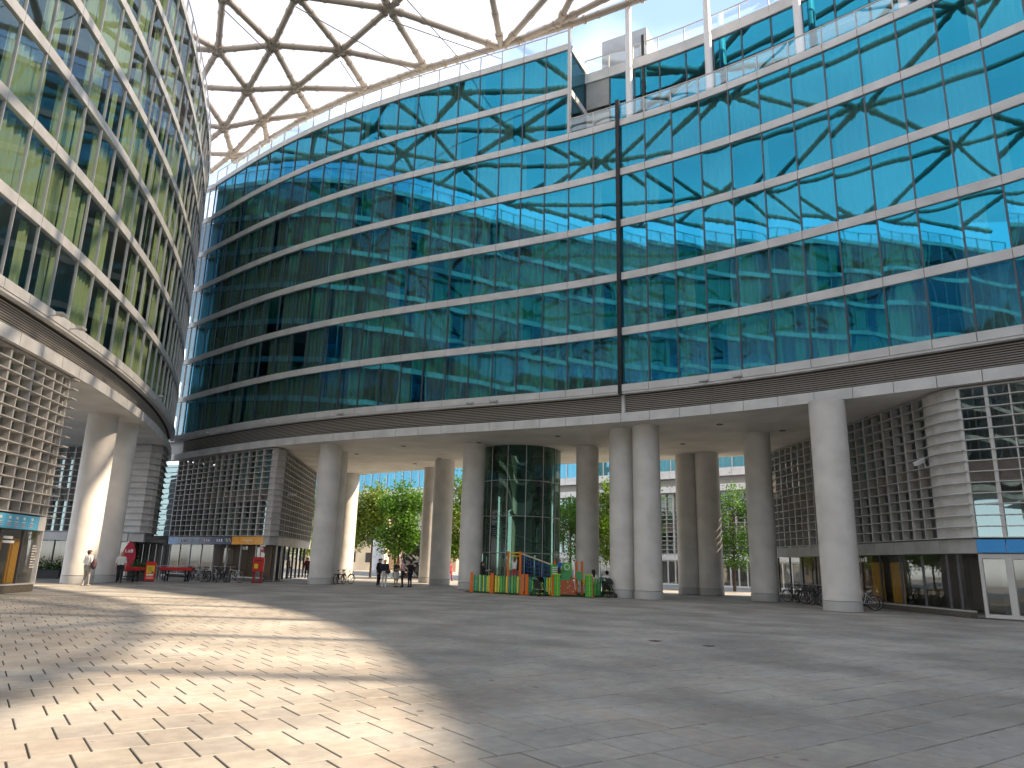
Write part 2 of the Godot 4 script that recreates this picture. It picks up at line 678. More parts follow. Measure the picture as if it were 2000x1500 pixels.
func louvre(parent, a: Vector3, b: Vector3, y0: float, y1: float, d: float, m: Material):
	var t = (b - a)
	var l = t.length()
	t /= l
	var n = Vector3(-t.z, 0, t.x)
	var mid = (a + b) * 0.5 + n * d
	mid.y = (y0 + y1) * 0.5
	part(parent, "louvre", louvre_mesh, m, Transform3D(Basis(t * (l - 0.02), Vector3.UP * (y1 - y0), n), mid - parent.position))

func floodlight(parent, p: Vector3, n: Vector3):
	var s = soup()
	var t = n.cross(Vector3.UP)
	s.bar(p, p + n * 0.5 + Vector3(0, 0.05, 0), 0.05, 0.05)
	s.box(Transform3D(Basis(t * 0.45, Vector3.UP * 0.10, n * 0.28), p + n * 0.6 + Vector3(0, 0.08, 0)))
	part(parent, "floodlight", s.mesh(), M["mullion_light"], Transform3D(Basis(), -parent.position))

# storeys [first bay, last bay, number of storeys]; bays before part_from / from part_to onwards are out of the frame and joined
func curved_block(b: Node3D, p: Array, n: Array, first: int, last: int, seen0: int, seen1: int, storeys: Callable, glassm: Material, panelm: Material, mullm: Material, mull_depth: float, mull_w: float, depth: float):
	var rest_pane = soup()
	var rest_panel = soup()
	for i in range(first, last):
		var a = p[i]
		var c = p[i + 1]
		var k_max: int = storeys.call(i)
		var vis = i >= seen0 and i < seen1
		for k in k_max:
			var y0 = GB + FL * k
			var y1 = y0 + FL - BAND
			if vis:
				pane(b, "pane", a, c, y0, y1, 0.0, glassm, 0.01)
				seg(b, "spandrel_panel", a, c, y1, y1 + BAND, -0.12, 0.10, panelm, 0.03)
			else:
				var t = (c - a).normalized()
				var nn = Vector3(-t.z, 0, t.x)
				rest_pane.quad(a + Vector3.UP * y0 - b.position, c + Vector3.UP * y0 - b.position, c + Vector3.UP * y1 - b.position, a + Vector3.UP * y1 - b.position)
				rest_panel.box(Transform3D(Basis(c - a, Vector3.UP * BAND, nn * 0.22), (a + c) * 0.5 + Vector3.UP * (y1 + BAND / 2) - nn * 0.01 - b.position))
		var top = GB + FL * k_max
		# below the glass: sill course, louvres, lower fascia
		if vis:
			seg(b, "sill_panel", a, c, 11.14, GB, -0.12, 0.22, panelm, 0.03)
			seg(b, "drip_rail", a, c, 11.02, 11.13, -0.12, 0.19, panelm)
			louvre(b, a, c, 9.96, 11.0, -0.32, M["louvre"])
			seg(b, "fascia_panel", a, c, SOFFIT + 0.02, 9.94, -0.1, 0.16, panelm, 0.03)
			var mu = off(p, n, i, 0.0)
			var mt = seg(b, "mullion", mu - (c - a).normalized() * mull_w * 0.5, mu + (c - a).normalized() * mull_w * 0.5, GB, top, -0.05, mull_depth, mullm)
		else:
			var t2 = (c - a).normalized()
			var n2 = Vector3(-t2.z, 0, t2.x)
			rest_panel.box(Transform3D(Basis(c - a, Vector3.UP * 0.53, n2 * 0.3), (a + c) * 0.5 + Vector3.UP * 11.28 - b.position))
			rest_panel.box(Transform3D(Basis(c - a, Vector3.UP * 0.53, n2 * 0.3), (a + c) * 0.5 + Vector3.UP * 9.68 - b.position))
			rest_panel.box(Transform3D(Basis(t2 * mull_w, Vector3.UP * (top - GB), n2 * 0.14), a + Vector3.UP * (top + GB) / 2 - b.position))
	var shift = Transform3D(Basis(), -b.position)
	if rest_pane.v.size() > 0:
		var o = part(b, "pane", rest_pane.mesh(), glassm)
		o.set_meta("kind", "stuff")
		o = part(b, "spandrel_panel", rest_panel.mesh(), panelm)
		o.set_meta("kind", "stuff")
	var s = soup()
	wall_strip(s, p, n, first, last, -0.42, 9.9, 11.1)
	part(b, "louvre_backing", s.mesh(), M["louvre_back"], shift)
	s = soup()
	flat_strip(s, p, n, first, last, 0.14, -depth, SOFFIT, false)
	part(b, "soffit", s.mesh(), M["soffit"], shift)

func downlight(parent, p: Vector3):
	var s = soup()
	s.lathe(p, [[0.17, 0.0], [0.17, -0.02], [0.12, -0.02], [0.11, 0.03], [0.0, 0.03]], 16)
	part(parent, "downlight", s.mesh(), M["charcoal"], Transform3D(Basis(), -parent.position))

func rail_bay(parent, a: Vector3, c: Vector3, y: float, d: float, posts = true):
	pane(parent, "rail_pane", a, c, y + 0.12, y + 1.02, d, M["glass_rail"], 0.05)
	seg(parent, "handrail", a, c, y + 1.04, y + 1.10, d - 0.03, d + 0.03, M["mullion_light"])
	if posts:
		var t = (c - a).normalized()
		seg(parent, "rail_post", a - t * 0.03, a + t * 0.03, y, y + 1.04, d - 0.05, d + 0.05, M["mullion_light"])

func main_building():
	var b = thing("office_building", "long S-curved blue mirror-glass office block raised on round columns", "building", Vector3(6, 0, -42))
	var shift = Transform3D(Basis(), -b.position)
	var st = func(i): return 7 if i < 21 else 5
	curved_block(b, main_p, main_n, 0, 52, 0, 36, st, M["glass"], M["panel"], M["mullion"], 0.05, 0.07, 14.6)
	var r := RandomNumberGenerator.new()
	r.seed = 7
	# inside: slabs, back wall, curtains
	for k in 8:
		var e = 52 if k < 6 else 21
		var s = soup()
		slab(s, main_p, main_n, 0, e, -0.14, -9.0, GB + FL * k - 0.40, GB + FL * k - 0.06)
		part(b, "floor_slab", s.mesh(), M["slab"], shift)
		if k < 7:
			s = soup()
			curtain(s, main_p, main_n, 0, mini(e, 40) if k < 5 else 21, -0.38, GB + FL * k + 0.02, GB + FL * (k + 1) - BAND + 0.0, 0.75, r)
			part(b, "curtain", s.mesh(), M["curtain"], shift)
	var w = soup()
	wall_strip(w, main_p, main_n, 0, 52, -6.0, GB - 0.3, GB + FL * 5 - 0.4)
	wall_strip(w, main_p, main_n, 0, 21, -6.0, GB + FL * 5 - 0.3, GB + FL * 7 - 0.4)
	part(b, "inner_wall", w.mesh(), M["inside"], shift)
	# roofs, rear wall, ends
	w = soup()
	slab(w, main_p, main_n, 0, 21, -0.14, -14.4, GB + FL * 7 - 0.05, GB + FL * 7 + 0.10)
	slab(w, main_p, main_n, 21, 52, -0.14, -2.8, GB + FL * 5 - 0.05, GB + FL * 5 + 0.06)
	slab(w, main_p, main_n, 21, 52, -2.8, -14.4, GB + FL * 7 - 0.65, GB + FL * 7 - 0.50)
	part(b, "roof", w.mesh(), M["panel_grey"], shift)
	w = soup()
	wall_strip(w, main_p, main_n, 0, 21, -14.3, SOFFIT, GB + FL * 7)
	wall_strip(w, main_p, main_n, 21, 52, -14.3, SOFFIT, GB + FL * 7 - 0.6)
	for e in [0, 52]:
		var a0 = off(main_p, main_n, e, -0.2)
		var a1 = off(main_p, main_n, e, -14.3)
		w.quad(a0 + Vector3.UP * SOFFIT, a1 + Vector3.UP * SOFFIT, a1 + Vector3.UP * 35.2, a0 + Vector3.UP * 35.2)
	var s0 = off(main_p, main_n, 21, -0.2)
	var s1 = off(main_p, main_n, 21, -14.3)
	part(b, "rear_wall", w.mesh(), M["panel"], shift)
	# end of the tall part above the terrace
	for k in [5, 6]:
		var y0 = GB + FL * k
		pane(b, "end_pane", s0 + (s1 - s0).normalized() * 3.0, s0, y0 + 0.1, y0 + FL - BAND, 0.0, M["glass"], 0.05)
		seg(b, "end_band", s0 + (s1 - s0).normalized() * 3.0, s0, y0 + FL - BAND, y0 + FL, -0.1, 0.08, M["panel"])
	seg(b, "corner_post", main_p[21] - Vector3(0.07, 0, 0.04), main_p[21] + Vector3(0.07, 0, 0.04), GB + FL * 5, GB + FL * 7 + 1.1, -0.1, 0.12, M["mullion_light"])
	# upper storeys set back behind the terrace
	for i in range(21, 52):
		var a = off(main_p, main_n, i, -2.8)
		var c = off(main_p, main_n, i + 1, -2.8)
		for k in [5, 6]:
			var y0 = GB + FL * k
			if i < 22:
				seg(b, "service_panel", a, c, y0 + 0.06, y0 + FL - 0.5, -0.1, 0.02, M["panel_grey"], 0.02)
			else:
				pane(b, "terrace_pane", a, c, y0 + 0.06, y0 + FL - (0.1 if k == 5 else 1.25), 0.0, M["glass"], 0.03)
		seg(b, "roof_band", a, c, GB + FL * 7 - 1.25, GB + FL * 7 - 0.52, -0.1, 0.12, M["panel"], 0.014)
		seg(b, "terrace_mullion", a - main_n[i].cross(Vector3.UP) * 0.03, a + main_n[i].cross(Vector3.UP) * -0.03 + (c - a).normalized() * 0.06, GB + FL * 5, GB + FL * 7 - 1.25, -0.05, 0.06, M["mullion"])
		if i < 38:
			rail_bay(b, main_p[i], main_p[i + 1], GB + FL * 5, 0.02)
			rail_bay(b, a, c, GB + FL * 7 - 0.5, 0.05)
	var w2 = soup()
	slab(w2, main_p, main_n, 21, 52, -3.2, -9.0, GB + FL * 6 - 0.2, GB + FL * 6)
	part(b, "terrace_floor_slab", w2.mesh(), M["slab"], shift)
	w2 = soup()
	wall_strip(w2, main_p, main_n, 21, 52, -7.5, GB + FL * 5, GB + FL * 7 - 0.6)
	part(b, "terrace_inner_wall", w2.mesh(), M["inside"], shift)
	for i in 21:
		rail_bay(b, main_p[i], main_p[i + 1], GB + FL * 7, 0.02)
	# black movement joint
	var j = main_p[23]
	var tj = (main_p[24] - main_p[23]).normalized() * 0.11
	seg(b, "movement_joint", j - tj, j + tj, 11.0, GB + FL * 5 + 1.3, 0.02, 0.26, M["joint_black"])
	var j2 = off(main_p, main_n, 23.4, -3.0)
	seg(b, "movement_joint", j2 - tj * 0.9, j2 + tj * 0.9, GB + FL * 5, GB + FL * 7 + 1.15, 0.1, 0.3, M["joint_black"])
	seg(b, "louvre_stop", j - tj * 0.4, j + tj * 1.2, 9.96, 11.0, -0.3, -0.1, M["panel"])
	# plant room box behind the tall end
	var pr = off(main_p, main_n, 22.3, -5.0)
	bx(b, "plant_room", pr + Vector3(0.6, 37.2, -1.8) - b.position, Vector3(3.4, 4.0, 3.0), M["panel_grey"], -0.52)
	for f in [3.0, 11.5, 17.3, 18.3, 25.9, 26.95]:
		var q = off(main_p, main_n, f, 0.0) + Vector3.UP * 11.05
		floodlight(b, q, main_n[int(f)])
	for g in [[9.5, -5.0], [13.0, -3.2], [16.5, -3.4], [20.0, -2.6], [22.5, -2.6], [25.7, -2.6], [28.6, -2.6], [29.6, -4.6], [12.5, -9.0], [16.0, -9.5], [23.5, -8.0], [27.0, -6.0], [31.0, -3.0], [10.0, -11.0]]:
		downlight(b, off(main_p, main_n, g[0], g[1]) + Vector3.UP * (SOFFIT - 0.003))

func left_building():
	var b = thing("office_building", "convex curved office block with warm sunlit floor bands and green curtains behind its glass", "building", Vector3(-24, 0, -28))
	var shift = Transform3D(Basis(), -b.position)
	var st = func(_i): return 7
	curved_block(b, left_p, left_n, 0, 39, 14, 39, st, M["glass_left"], M["panel"], M["mullion_light"], 0.07, 0.05, 14.6)
	var r := RandomNumberGenerator.new()
	r.seed = 19
	for k in 8:
		var s = soup()
		slab(s, left_p, left_n, 0, 39, -0.14, -9.0, GB + FL * k - 0.40, GB + FL * k - 0.06)
		part(b, "floor_slab", s.mesh(), M["slab"], shift)
		if k < 7:
			s = soup()
			curtain(s, left_p, left_n, 6, 39, -0.34, GB + FL * k + 0.02, GB + FL * (k + 1) - BAND, 0.42, r)
			part(b, "curtain", s.mesh(), M["curtain_green"], shift)
	var w = soup()
	wall_strip(w, left_p, left_n, 0, 39, -6.0, GB - 0.3, GB + FL * 7 - 0.4)
	part(b, "inner_wall", w.mesh(), M["inside"], shift)
	w = soup()
	slab(w, left_p, left_n, 0, 39, -0.14, -14.4, GB + FL * 7 - 0.05, GB + FL * 7 + 0.10)
	part(b, "roof", w.mesh(), M["panel_grey"], shift)
	w = soup()
	wall_strip(w, left_p, left_n, 0, 39, -14.3, SOFFIT, GB + FL * 7)
	for e in [0, 39]:
		var a0 = off(left_p, left_n, e, -0.2)
		var a1 = off(left_p, left_n, e, -14.3)
		w.quad(a0 + Vector3.UP * SOFFIT, a1 + Vector3.UP * SOFFIT, a1 + Vector3.UP * 35.2, a0 + Vector3.UP * 35.2)
	part(b, "rear_wall", w.mesh(), M["panel"], shift)
	for i in 39:
		rail_bay(b, left_p[i], left_p[i + 1], GB + FL * 7, 0.02)
	for f in [19.9, 20.95, 28.9]:
		floodlight(b, off(left_p, left_n, f, 0.1) + Vector3.UP * 11.2, left_n[int(f)])
	for g in [[24.0, -2.4], [27.5, -4.0], [23.5, -6.0]]:
		downlight(b, off(left_p, left_n, g[0], g[1]) + Vector3.UP * (SOFFIT - 0.003))

func link_building():
	var b = thing("glass_link", "narrow glass link with pale floor edges in the gap between the two curved office blocks", "building", Vector3(-29.4, 0, -61.3))
	var a = Vector3(-30.4, 0, -62.6)
	var c = main_p[0] + Vector3(-0.05, 0, -0.25)
	for k in 7:
		var y0 = GB + FL * k
		pane(b, "pane", a, c, y0, y0 + FL - BAND, 0.0, M["glass_left"], 0.02)
		seg(b, "floor_edge", a, c, y0 + FL - BAND, y0 + FL, -0.3, 0.12, M["panel"])
		bx(b, "floor_slab", (a + c) / 2 + Vector3(-1, y0 - 0.25, -4.0) - b.position, Vector3(4.0, 0.3, 7.0), M["slab"])
	seg(b, "floor_edge", a, c, 11.0, GB, -0.3, 0.25, M["panel"])
	seg(b, "louvre_panel", a, c, 9.94, 11.0, -0.4, -0.2, M["panel_grey"])
	seg(b, "floor_edge", a, c, 9.42, 9.94, -0.3, 0.16, M["panel"])
	seg(b, "mullion", c - (c - a).normalized() * 0.9, c - (c - a).normalized() * 0.84, GB, GB + FL * 7, -0.05, 0.08, M["mullion_light"])
	bx(b, "inner_wall", (a + c) / 2 + Vector3(-1, 23, -8.0) - b.position, Vector3(5.0, 24.0, 0.2), M["inside"])
	# lower glazing strip
	for k in 14:
		var y0 = 3.2 + k * 0.44
		pane(b, "pane", a, c, y0, y0 + 0.40, -0.3, M["glass_grid"], 0.02)
		seg(b, "glazing_bar", a, c, y0 + 0.40, y0 + 0.44, -0.33, -0.22, M["lattice_white"])
	bx(b, "inner_wall", (a + c) / 2 + Vector3(-0.3, 4.7, -1.4) - b.position, Vector3(6.0, 9.2, 0.2), M["inside_dark"])

# ---------------------------------------------------------------- sun-shade lattice on a straight run
# a->b with outward normal to the viewer's side; rows of shelves between y0 and y1
func lattice(o: Node3D, a: Vector3, b: Vector3, y0: float, y1: float, cols: int, rows: int, depth: float, m: Material, gm: Material, major_every = 2, louvre_rows = [6, 7], major_w = 0.12, minor_w = 0.05, bar = 0.035, curtains = 0.3, last = true, inset = 0.0, room = 3.0):
	var t = (b - a)
	var l = t.length()
	t /= l
	var step = l / cols
	var rh = (y1 - y0) / rows
	for k in cols + (1 if last else 0):
		var w = major_w if k % major_every == 0 else minor_w
		var p = a + t * step * k
		seg(o, "fin", p - t * w * 0.5, p + t * w * 0.5, y0, y1, -depth, 0.0, m)
	for r in rows + 1:
		var y = y0 + rh * r
		seg(o, "shelf", a, b, y - bar * 0.5, y + bar * 0.5, -depth + 0.004, 0.045, m)
	var lo = rows - 1 - louvre_rows[-1]
	var hi = rows - louvre_rows[0]
	for k in cols:
		var p0 = a + t * step * k
		var p1 = a + t * step * (k + 1)
		pane(o, "pane", p0, p1, y0, y0 + rh * lo, -depth + 0.03, gm)
		pane(o, "pane", p0, p1, y0 + rh * hi, y1, -depth + 0.03, gm)
		louvre(o, p0, p1, y0 + rh * lo, y0 + rh * (lo + 1), -depth + 0.08, M["louvre"])
		louvre(o, p0, p1, y0 + rh * (lo + 1), y0 + rh * hi, -depth + 0.08, M["louvre"])
		if rng.randf() < curtains:
			seg(o, "blind", p0, p1, y0 + rh * hi, y1 - 0.05, -depth - 0.35, -depth - 0.32, M["curtain"] if rng.randf() < 0.6 else M["curtain_teal"], 0.1)
		elif rng.randf() < curtains * 0.5:
			seg(o, "blind", p0, p1, y0 + 0.1, y0 + rh * lo * rng.randf_range(0.5, 1.0), -depth - 0.45, -depth - 0.42, M["curtain"], 0.25)
	seg(o, "back_wall", a, b, y0 + rh * lo, y0 + rh * hi, -depth - 0.1, -depth - 0.02, M["louvre_back"])
	seg(o, "room_wall", a.lerp(b, inset), b, y0 - 0.2, y1 + 0.2, -depth - room - 0.2, -depth - room, M["inside"])
	seg(o, "floor_slab", a.lerp(b, inset), b, y0 + rh * lo - 0.1, y0 + rh * hi + 0.1, -depth - room, -depth - 0.11, M["slab"])

# ribbed corner: a stack of curved shelves over a plain wall
func ribbed(o: Node3D, pts: Array, y0: float, y1: float, rows: int, m: Material, reach = 0.16):
	var s = soup()
	for k in pts.size() - 1:
		s.quad(pts[k] + Vector3.UP * y0, pts[k + 1] + Vector3.UP * y0, pts[k + 1] + Vector3.UP * y1, pts[k] + Vector3.UP * y1)
	part(o, "corner_wall", s.mesh(), m, Transform3D(Basis(), -o.position))
	for r in rows + 1:
		var y = y0 + (y1 - y0) * r / rows
		var q = soup()
		for k in pts.size() - 1:
			var a = pts[k]
			var b = pts[k + 1]
			var t = (b - a).normalized()
			var n = Vector3(-t.z, 0, t.x)
			var n0 = n
			var n1 = n
			if k > 0:
				var tt = (a - pts[k - 1]).normalized()
				n0 = (n + Vector3(-tt.z, 0, tt.x)).normalized()
			if k < pts.size() - 2:
				var tt = (pts[k + 2] - b).normalized()
				n1 = (n + Vector3(-tt.z, 0, tt.x)).normalized()
			var u = Vector3.UP * y
			var h = Vector3.UP * 0.03
			q.quad(a + n0 * reach + u, b + n1 * reach + u, b + u + h, a + u + h, Vector3.UP)
			q.quad(a + u - h, b + u - h, b + n1 * reach + u - h, a + n0 * reach + u - h, Vector3.DOWN)
			q.quad(a + n0 * reach + u - h, b + n1 * reach + u - h, b + n1 * reach + u, a + n0 * reach + u, n)
		part(o, "rib", q.mesh(), m, Transform3D(Basis(), -o.position))

func shop_front(o: Node3D, a: Vector3, b: Vector3, bays: int, y0: float, y1: float, gold: Array, brown: Array, mm: Material, d = -0.25, room = 3.5):
	var t = (b - a)
	var l = t.length()
	t /= l
	var step = l / bays
	for k in bays:
		var p0 = a + t * step * k
		var p1 = p0 + t * step
		pane(o, "shop_pane", p0, p1, y0, y1, d, M["glass_shop"], 0.06)
		seg(o, "shop_mullion", p0 - t * 0.03, p0 + t * 0.03, y0, y1, d - 0.05, d + 0.05, mm)
		if k in gold:
			for q in 7:
				var x = p0 + t * step * (0.12 + 0.07 * q)
				seg(o, "wood_slat", x, x + t * step * 0.045, y0 + 0.02, y1 - 0.35, d - 0.45, d - 0.38, M["wood_gold"])
			seg(o, "wood_panel", p0 + t * step * 0.05, p0 + t * step * 0.62, y0, y1 - 0.3, d - 0.52, d - 0.46, M["wood_gold"])
		elif k in brown:
			seg(o, "wood_panel", p0, p1, y0, y1, d - 0.7, d - 0.6, M["wood_brown"], 0.05)
	seg(o, "sill", a, b, y0 - 0.06, y0, d - 0.1, d + 0.1, M["mullion_light"])
	seg(o, "room_wall", a, b, 0.0, y1 + 0.3, d - room - 0.1, d - room, M["inside_dark"])
	seg(o, "room_ceiling", a, b, y1 + 0.05, y1 + 0.25, d - room, d - 0.12, M["inside"])
	seg(o, "room_floor", a, b, 0.02, 0.10, d - room, d - 0.1, M["slab"])

func ground_blocks():
	# --- under the main block, beyond the red letter box
	var o = thing("pavilion", "ground floor pavilion with grey sun-shade lattice above blue and amber shop signs", "building", Vector3(-21, 0, -56))
	for i in 8:
		var a = off(main_p, main_n, i, -0.02)
		var c = off(main_p, main_n, i + 1 if i < 7 else 7.55, -0.02)
		lattice(o, a, c, 3.15, 9.30, 2 if i < 7 else 1, 15, 0.28, M["lattice"], M["glass_grid"], 2, [7, 8], 0.14, 0.09, 0.04, 0.5, i == 7, 0.0, clampf(2.2 * (6.55 - i), 0.5 if i == 7 else 0.2, 3.0))
		var sm = [M["sign_sky"], M["sign_blue"], M["sign_blue"], M["sign_navy"], M["sign_navy"], M["sign_navy"], M["sign_amber"], M["sign_amber"]][i]
		seg(o, "sign_board", a, c, 2.52, 3.08, -0.1, 0.0, sm, 0.02)
	seg(o, "sign_board", off(main_p, main_n, 5.5, -0.02), off(main_p, main_n, 6.0, -0.02), 2.52, 3.08, -0.02, 0.012, M["sign_amber"])
	for i in [3, 4]:
		for q in 3:
			var x = off(main_p, main_n, i + 0.38 + q * 0.17, 0.0)
			var x2 = off(main_p, main_n, i + 0.46 + q * 0.17, 0.0)
			seg(o, "sign_mark", x, x2, 2.70, 2.92, -0.01, 0.012, M["white"])
	for q in 4:
		for i in [0, 1]:
			seg(o, "sign_mark", off(main_p, main_n, i + 1.25 + q * 0.15, 0.0), off(main_p, main_n, i + 1.31 + q * 0.15, 0.0), 2.68, 2.88, -0.01, 0.01, M["sign_pale"])
	for q in 2:
		seg(o, "sign_mark", off(main_p, main_n, 2.5, 0.0), off(main_p, main_n, 2.95, 0.0), 2.72 + q * 0.14, 2.78 + q * 0.14, -0.01, 0.012, M["sign_pale"])
	seg(o, "sign_mark", off(main_p, main_n, 6.3, 0.0), off(main_p, main_n, 6.85, 0.0), 2.80, 2.84, -0.01, 0.012, M["white"])
	seg(o, "sign_mark", off(main_p, main_n, 6.5, 0.0), off(main_p, main_n, 6.65, 0.0), 2.68, 2.72, -0.01, 0.012, M["white"])
	for q in [[5.15, 0.0, M["lime"]], [5.27, 0.1, M["sign_sky"]], [5.39, 0.02, M["yellow"]], [5.5, 0.12, M["dark_red"]]]:
		var p0 = off(main_p, main_n, q[0], 0.0)
		var s = soup()
		s.bar(p0 + Vector3(-0.1, 2.95, 0.012) - o.position, p0 + Vector3(0.14, 2.58, 0.012) - o.position, 0.01, 0.06)
		part(o, "sign_mark", s.mesh(), q[2])
	var a0 = off(main_p, main_n, 0, -0.02)
	var c0 = off(main_p, main_n, 7.55, -0.02)
	for i in 8:
		shop_front(o, off(main_p, main_n, i, -0.02), off(main_p, main_n, minf(i + 1, 7.55), -0.02), 1, 0.28, 2.5, [0] if i == 0 else [], [0] if i > 0 else [], M["mullion_light"], -0.25, clampf(2.2 * (6.55 - i), 0.75, 3.5))
		seg(o, "plinth", off(main_p, main_n, i, -0.02), off(main_p, main_n, minf(i + 1, 7.55), -0.02), 0.0, 0.22, -0.35, -0.1, M["plinth"])
	var e1 = off(main_p, main_n, 0.02, -0.3)
	var e2 = off(main_p, main_n, 0.02, -4.2)
	seg(o, "end_wall", e2, e1, 0.0, 9.3, -0.1, 0.1, M["inside_dark"])
	var tn = atan2(main_n[6].x, main_n[6].z)
	lettering(o, "wayfinding", "N2 →", 0.26, off(main_p, main_n, 6.3, -0.2) + Vector3.UP * 2.26 - o.position, tn, M["white"])
	var np = off(main_p, main_n, 7.6, 0.0)
	seg(o, "red_plate", off(main_p, main_n, 7.38, -0.1), off(main_p, main_n, 7.6, -0.1), 1.98, 2.42, -0.02, 0.02, M["dark_red"])
	lettering(o, "red_plate_text", "N1", 0.20, off(main_p, main_n, 7.49, -0.07) + Vector3.UP * 2.24 - o.position, tn, M["white"])
	# corner and side wall, running back under the soffit
	var cor = off(main_p, main_n, 7.55, -0.02)
	var cor2 = Vector3(-16.35, 0, -53.0)
	ribbed(o, [cor, cor + Vector3(0.42, 0, 0.1), cor2], 3.15, 9.30, 15, M["lattice"], 0.12)
	var back = Vector3(-17.6, 0, -66.5)
	# outward side is towards +x: run from back to front reversed so that the normal points to +x
	lattice(o, cor2, back, 3.15, 9.30, 16, 15, 0.28, M["lattice"], M["glass_grid"], 2, [7, 8], 0.10, 0.06, 0.04, 0.15, true, 0.24)
	seg(o, "band_panel", cor, cor + Vector3(0.42, 0, 0.1), 2.5, 3.1, -0.2, 0.0, M["panel_grey"])
	seg(o, "band_panel", cor + Vector3(0.42, 0, 0.1), cor2, 2.5, 3.1, -0.2, 0.0, M["panel_grey"])
	for k in 8:
		var p0 = cor2.lerp(back, k / 8.0)
		var p1 = cor2.lerp(back, (k + 1) / 8.0)
		seg(o, "band_panel", p0, p1, 2.5, 3.1, -0.2, 0.0, M["panel_grey"], 0.015)
		seg(o, "shop_mullion", p0 - Vector3(0, 0, 0.03), p0 + Vector3(0, 0, -0.09), 0.1, 2.5, -0.25, -0.1, M["mullion"])
		pane(o, "shop_pane", p0, p1, 0.1, 2.5, -0.2, M["glass_shop"], 0.03)
	seg(o, "white_pier", cor + Vector3(0.35, 0, -1.6), cor + Vector3(0.42, 0, -3.2), 0.0, 2.5, -0.5, -0.35, M["white"])
	seg(o, "white_pier", cor + Vector3(0.3, 0, -4.4), cor + Vector3(0.3, 0, -5.6), 0.0, 2.5, -0.5, -0.35, M["white"])
	cctv(o, cor2.lerp(back, 0.12) + Vector3(0.1, 6.3, 0), Vector3(1, 0, 0.4))
	# --- right-hand block with white curtain-wall front
	o = thing("pavilion", "ground floor pavilion with deep lattice side wall, ribbed corner and white gridded front", "building", Vector3(20, 0, -38))
	var f0 = Vector3(17.35, 0, -50.4)
	var f1 = Vector3(18.46, 0, -31.75)
	lattice(o, f0, f1, 3.15, 9.32, 22, 14, 0.32, M["lattice"], M["glass_grid"], 2, [7, 8], 0.13, 0.07, 0.04, 0.25)
	var k0 = off(main_p, main_n, 32.4, -0.05)
	ribbed(o, [f1, Vector3(18.42, 0, -31.05), Vector3(18.55, 0, -30.35), k0], 3.15, 9.32, 14, M["rib"], 0.14)
	for k in 11:
		seg(o, "band_panel", f0.lerp(f1, k / 11.0), f0.lerp(f1, (k + 1) / 11.0), 2.52, 3.08, -0.3, 0.0, M["panel_grey"], 0.02)
	seg(o, "band_panel", f1, Vector3(18.42, 0, -31.05), 2.52, 3.08, -0.3, 0.0, M["panel_grey"])
	seg(o, "band_panel", Vector3(18.42, 0, -31.05), Vector3(18.55, 0, -30.35), 2.52, 3.08, -0.3, 0.0, M["panel_grey"])
	seg(o, "band_panel", Vector3(18.55, 0, -30.35), k0, 2.52, 3.08, -0.3, 0.0, M["panel_grey"])
	shop_front(o, f0, f1, 11, 0.28, 2.5, [7, 8], [2, 3, 4, 5, 6], M["mullion"])
	shop_front(o, f1, Vector3(18.55, 0, -30.35), 2, 0.28, 2.5, [], [], M["mullion"])
	seg(o, "plinth", f0, f1, 0.0, 0.22, -0.35, -0.12, M["plinth"])
	seg(o, "plinth", f1, Vector3(18.55, 0, -30.35), 0.0, 0.22, -0.35, -0.05, M["plinth"])
	lettering(o, "wayfinding", "N3 N4 →", 0.24, f0.lerp(f1, 7.45 / 11.0) + Vector3(-0.2 + 0.04, 2.28, 0) - o.position, atan2(-1.0, 0.06), M["white"])
	cctv(o, f1 + Vector3(-0.15, 6.55, -0.2), Vector3(-1, -0.2, 0.5))
	# front, flush with the fascia
	for i in range(32, 42):
		var fr = i if i > 32 else 32.4
		var a = off(main_p, main_n, fr, -0.05)
		var c = off(main_p, main_n, i + 1, -0.05)
		lattice(o, a, c, 3.15, 9.30, 1 if i == 32 else 2, 14, 0.14, M["lattice_white"], M["glass_grid"], 2, [7, 8], 0.14, 0.05, 0.035, 0.04, false)
		seg(o, "sign_board", a, c, 2.55, 3.06, -0.2, 0.02, M["sign_sky"] if i < 38 else M["panel_grey"], 0.03)
		var y = 0.05
		pane(o, "door_pane", a, c, y + 0.12, 2.3, -0.14, M["glass_shop"], 0.25)
		var tt = (c - a).normalized()
		seg(o, "door_frame", a, a + tt * 0.12, y, 2.5, -0.2, -0.05, M["lattice_white"])
		seg(o, "door_frame", c - tt * 0.12, c, y, 2.5, -0.2, -0.05, M["lattice_white"])
		seg(o, "door_frame", a + tt * 0.12, c - tt * 0.12, 2.32, 2.5, -0.2, -0.05, M["lattice_white"])
		seg(o, "door_frame", a + tt * 0.12, c - tt * 0.12, y, y + 0.14, -0.2, -0.05, M["lattice_white"])
		seg(o, "room_wall", a, c, 0.0, 2.6, -4.0, -3.9, M["inside"])
	# --- left, nearest block: gold-lit lattice with deep cells
	o = thing("pavilion", "ground floor pavilion with deep square-celled lattice, pale blue sign band and gold slats behind glass", "building", Vector3(-22, 0, -27))
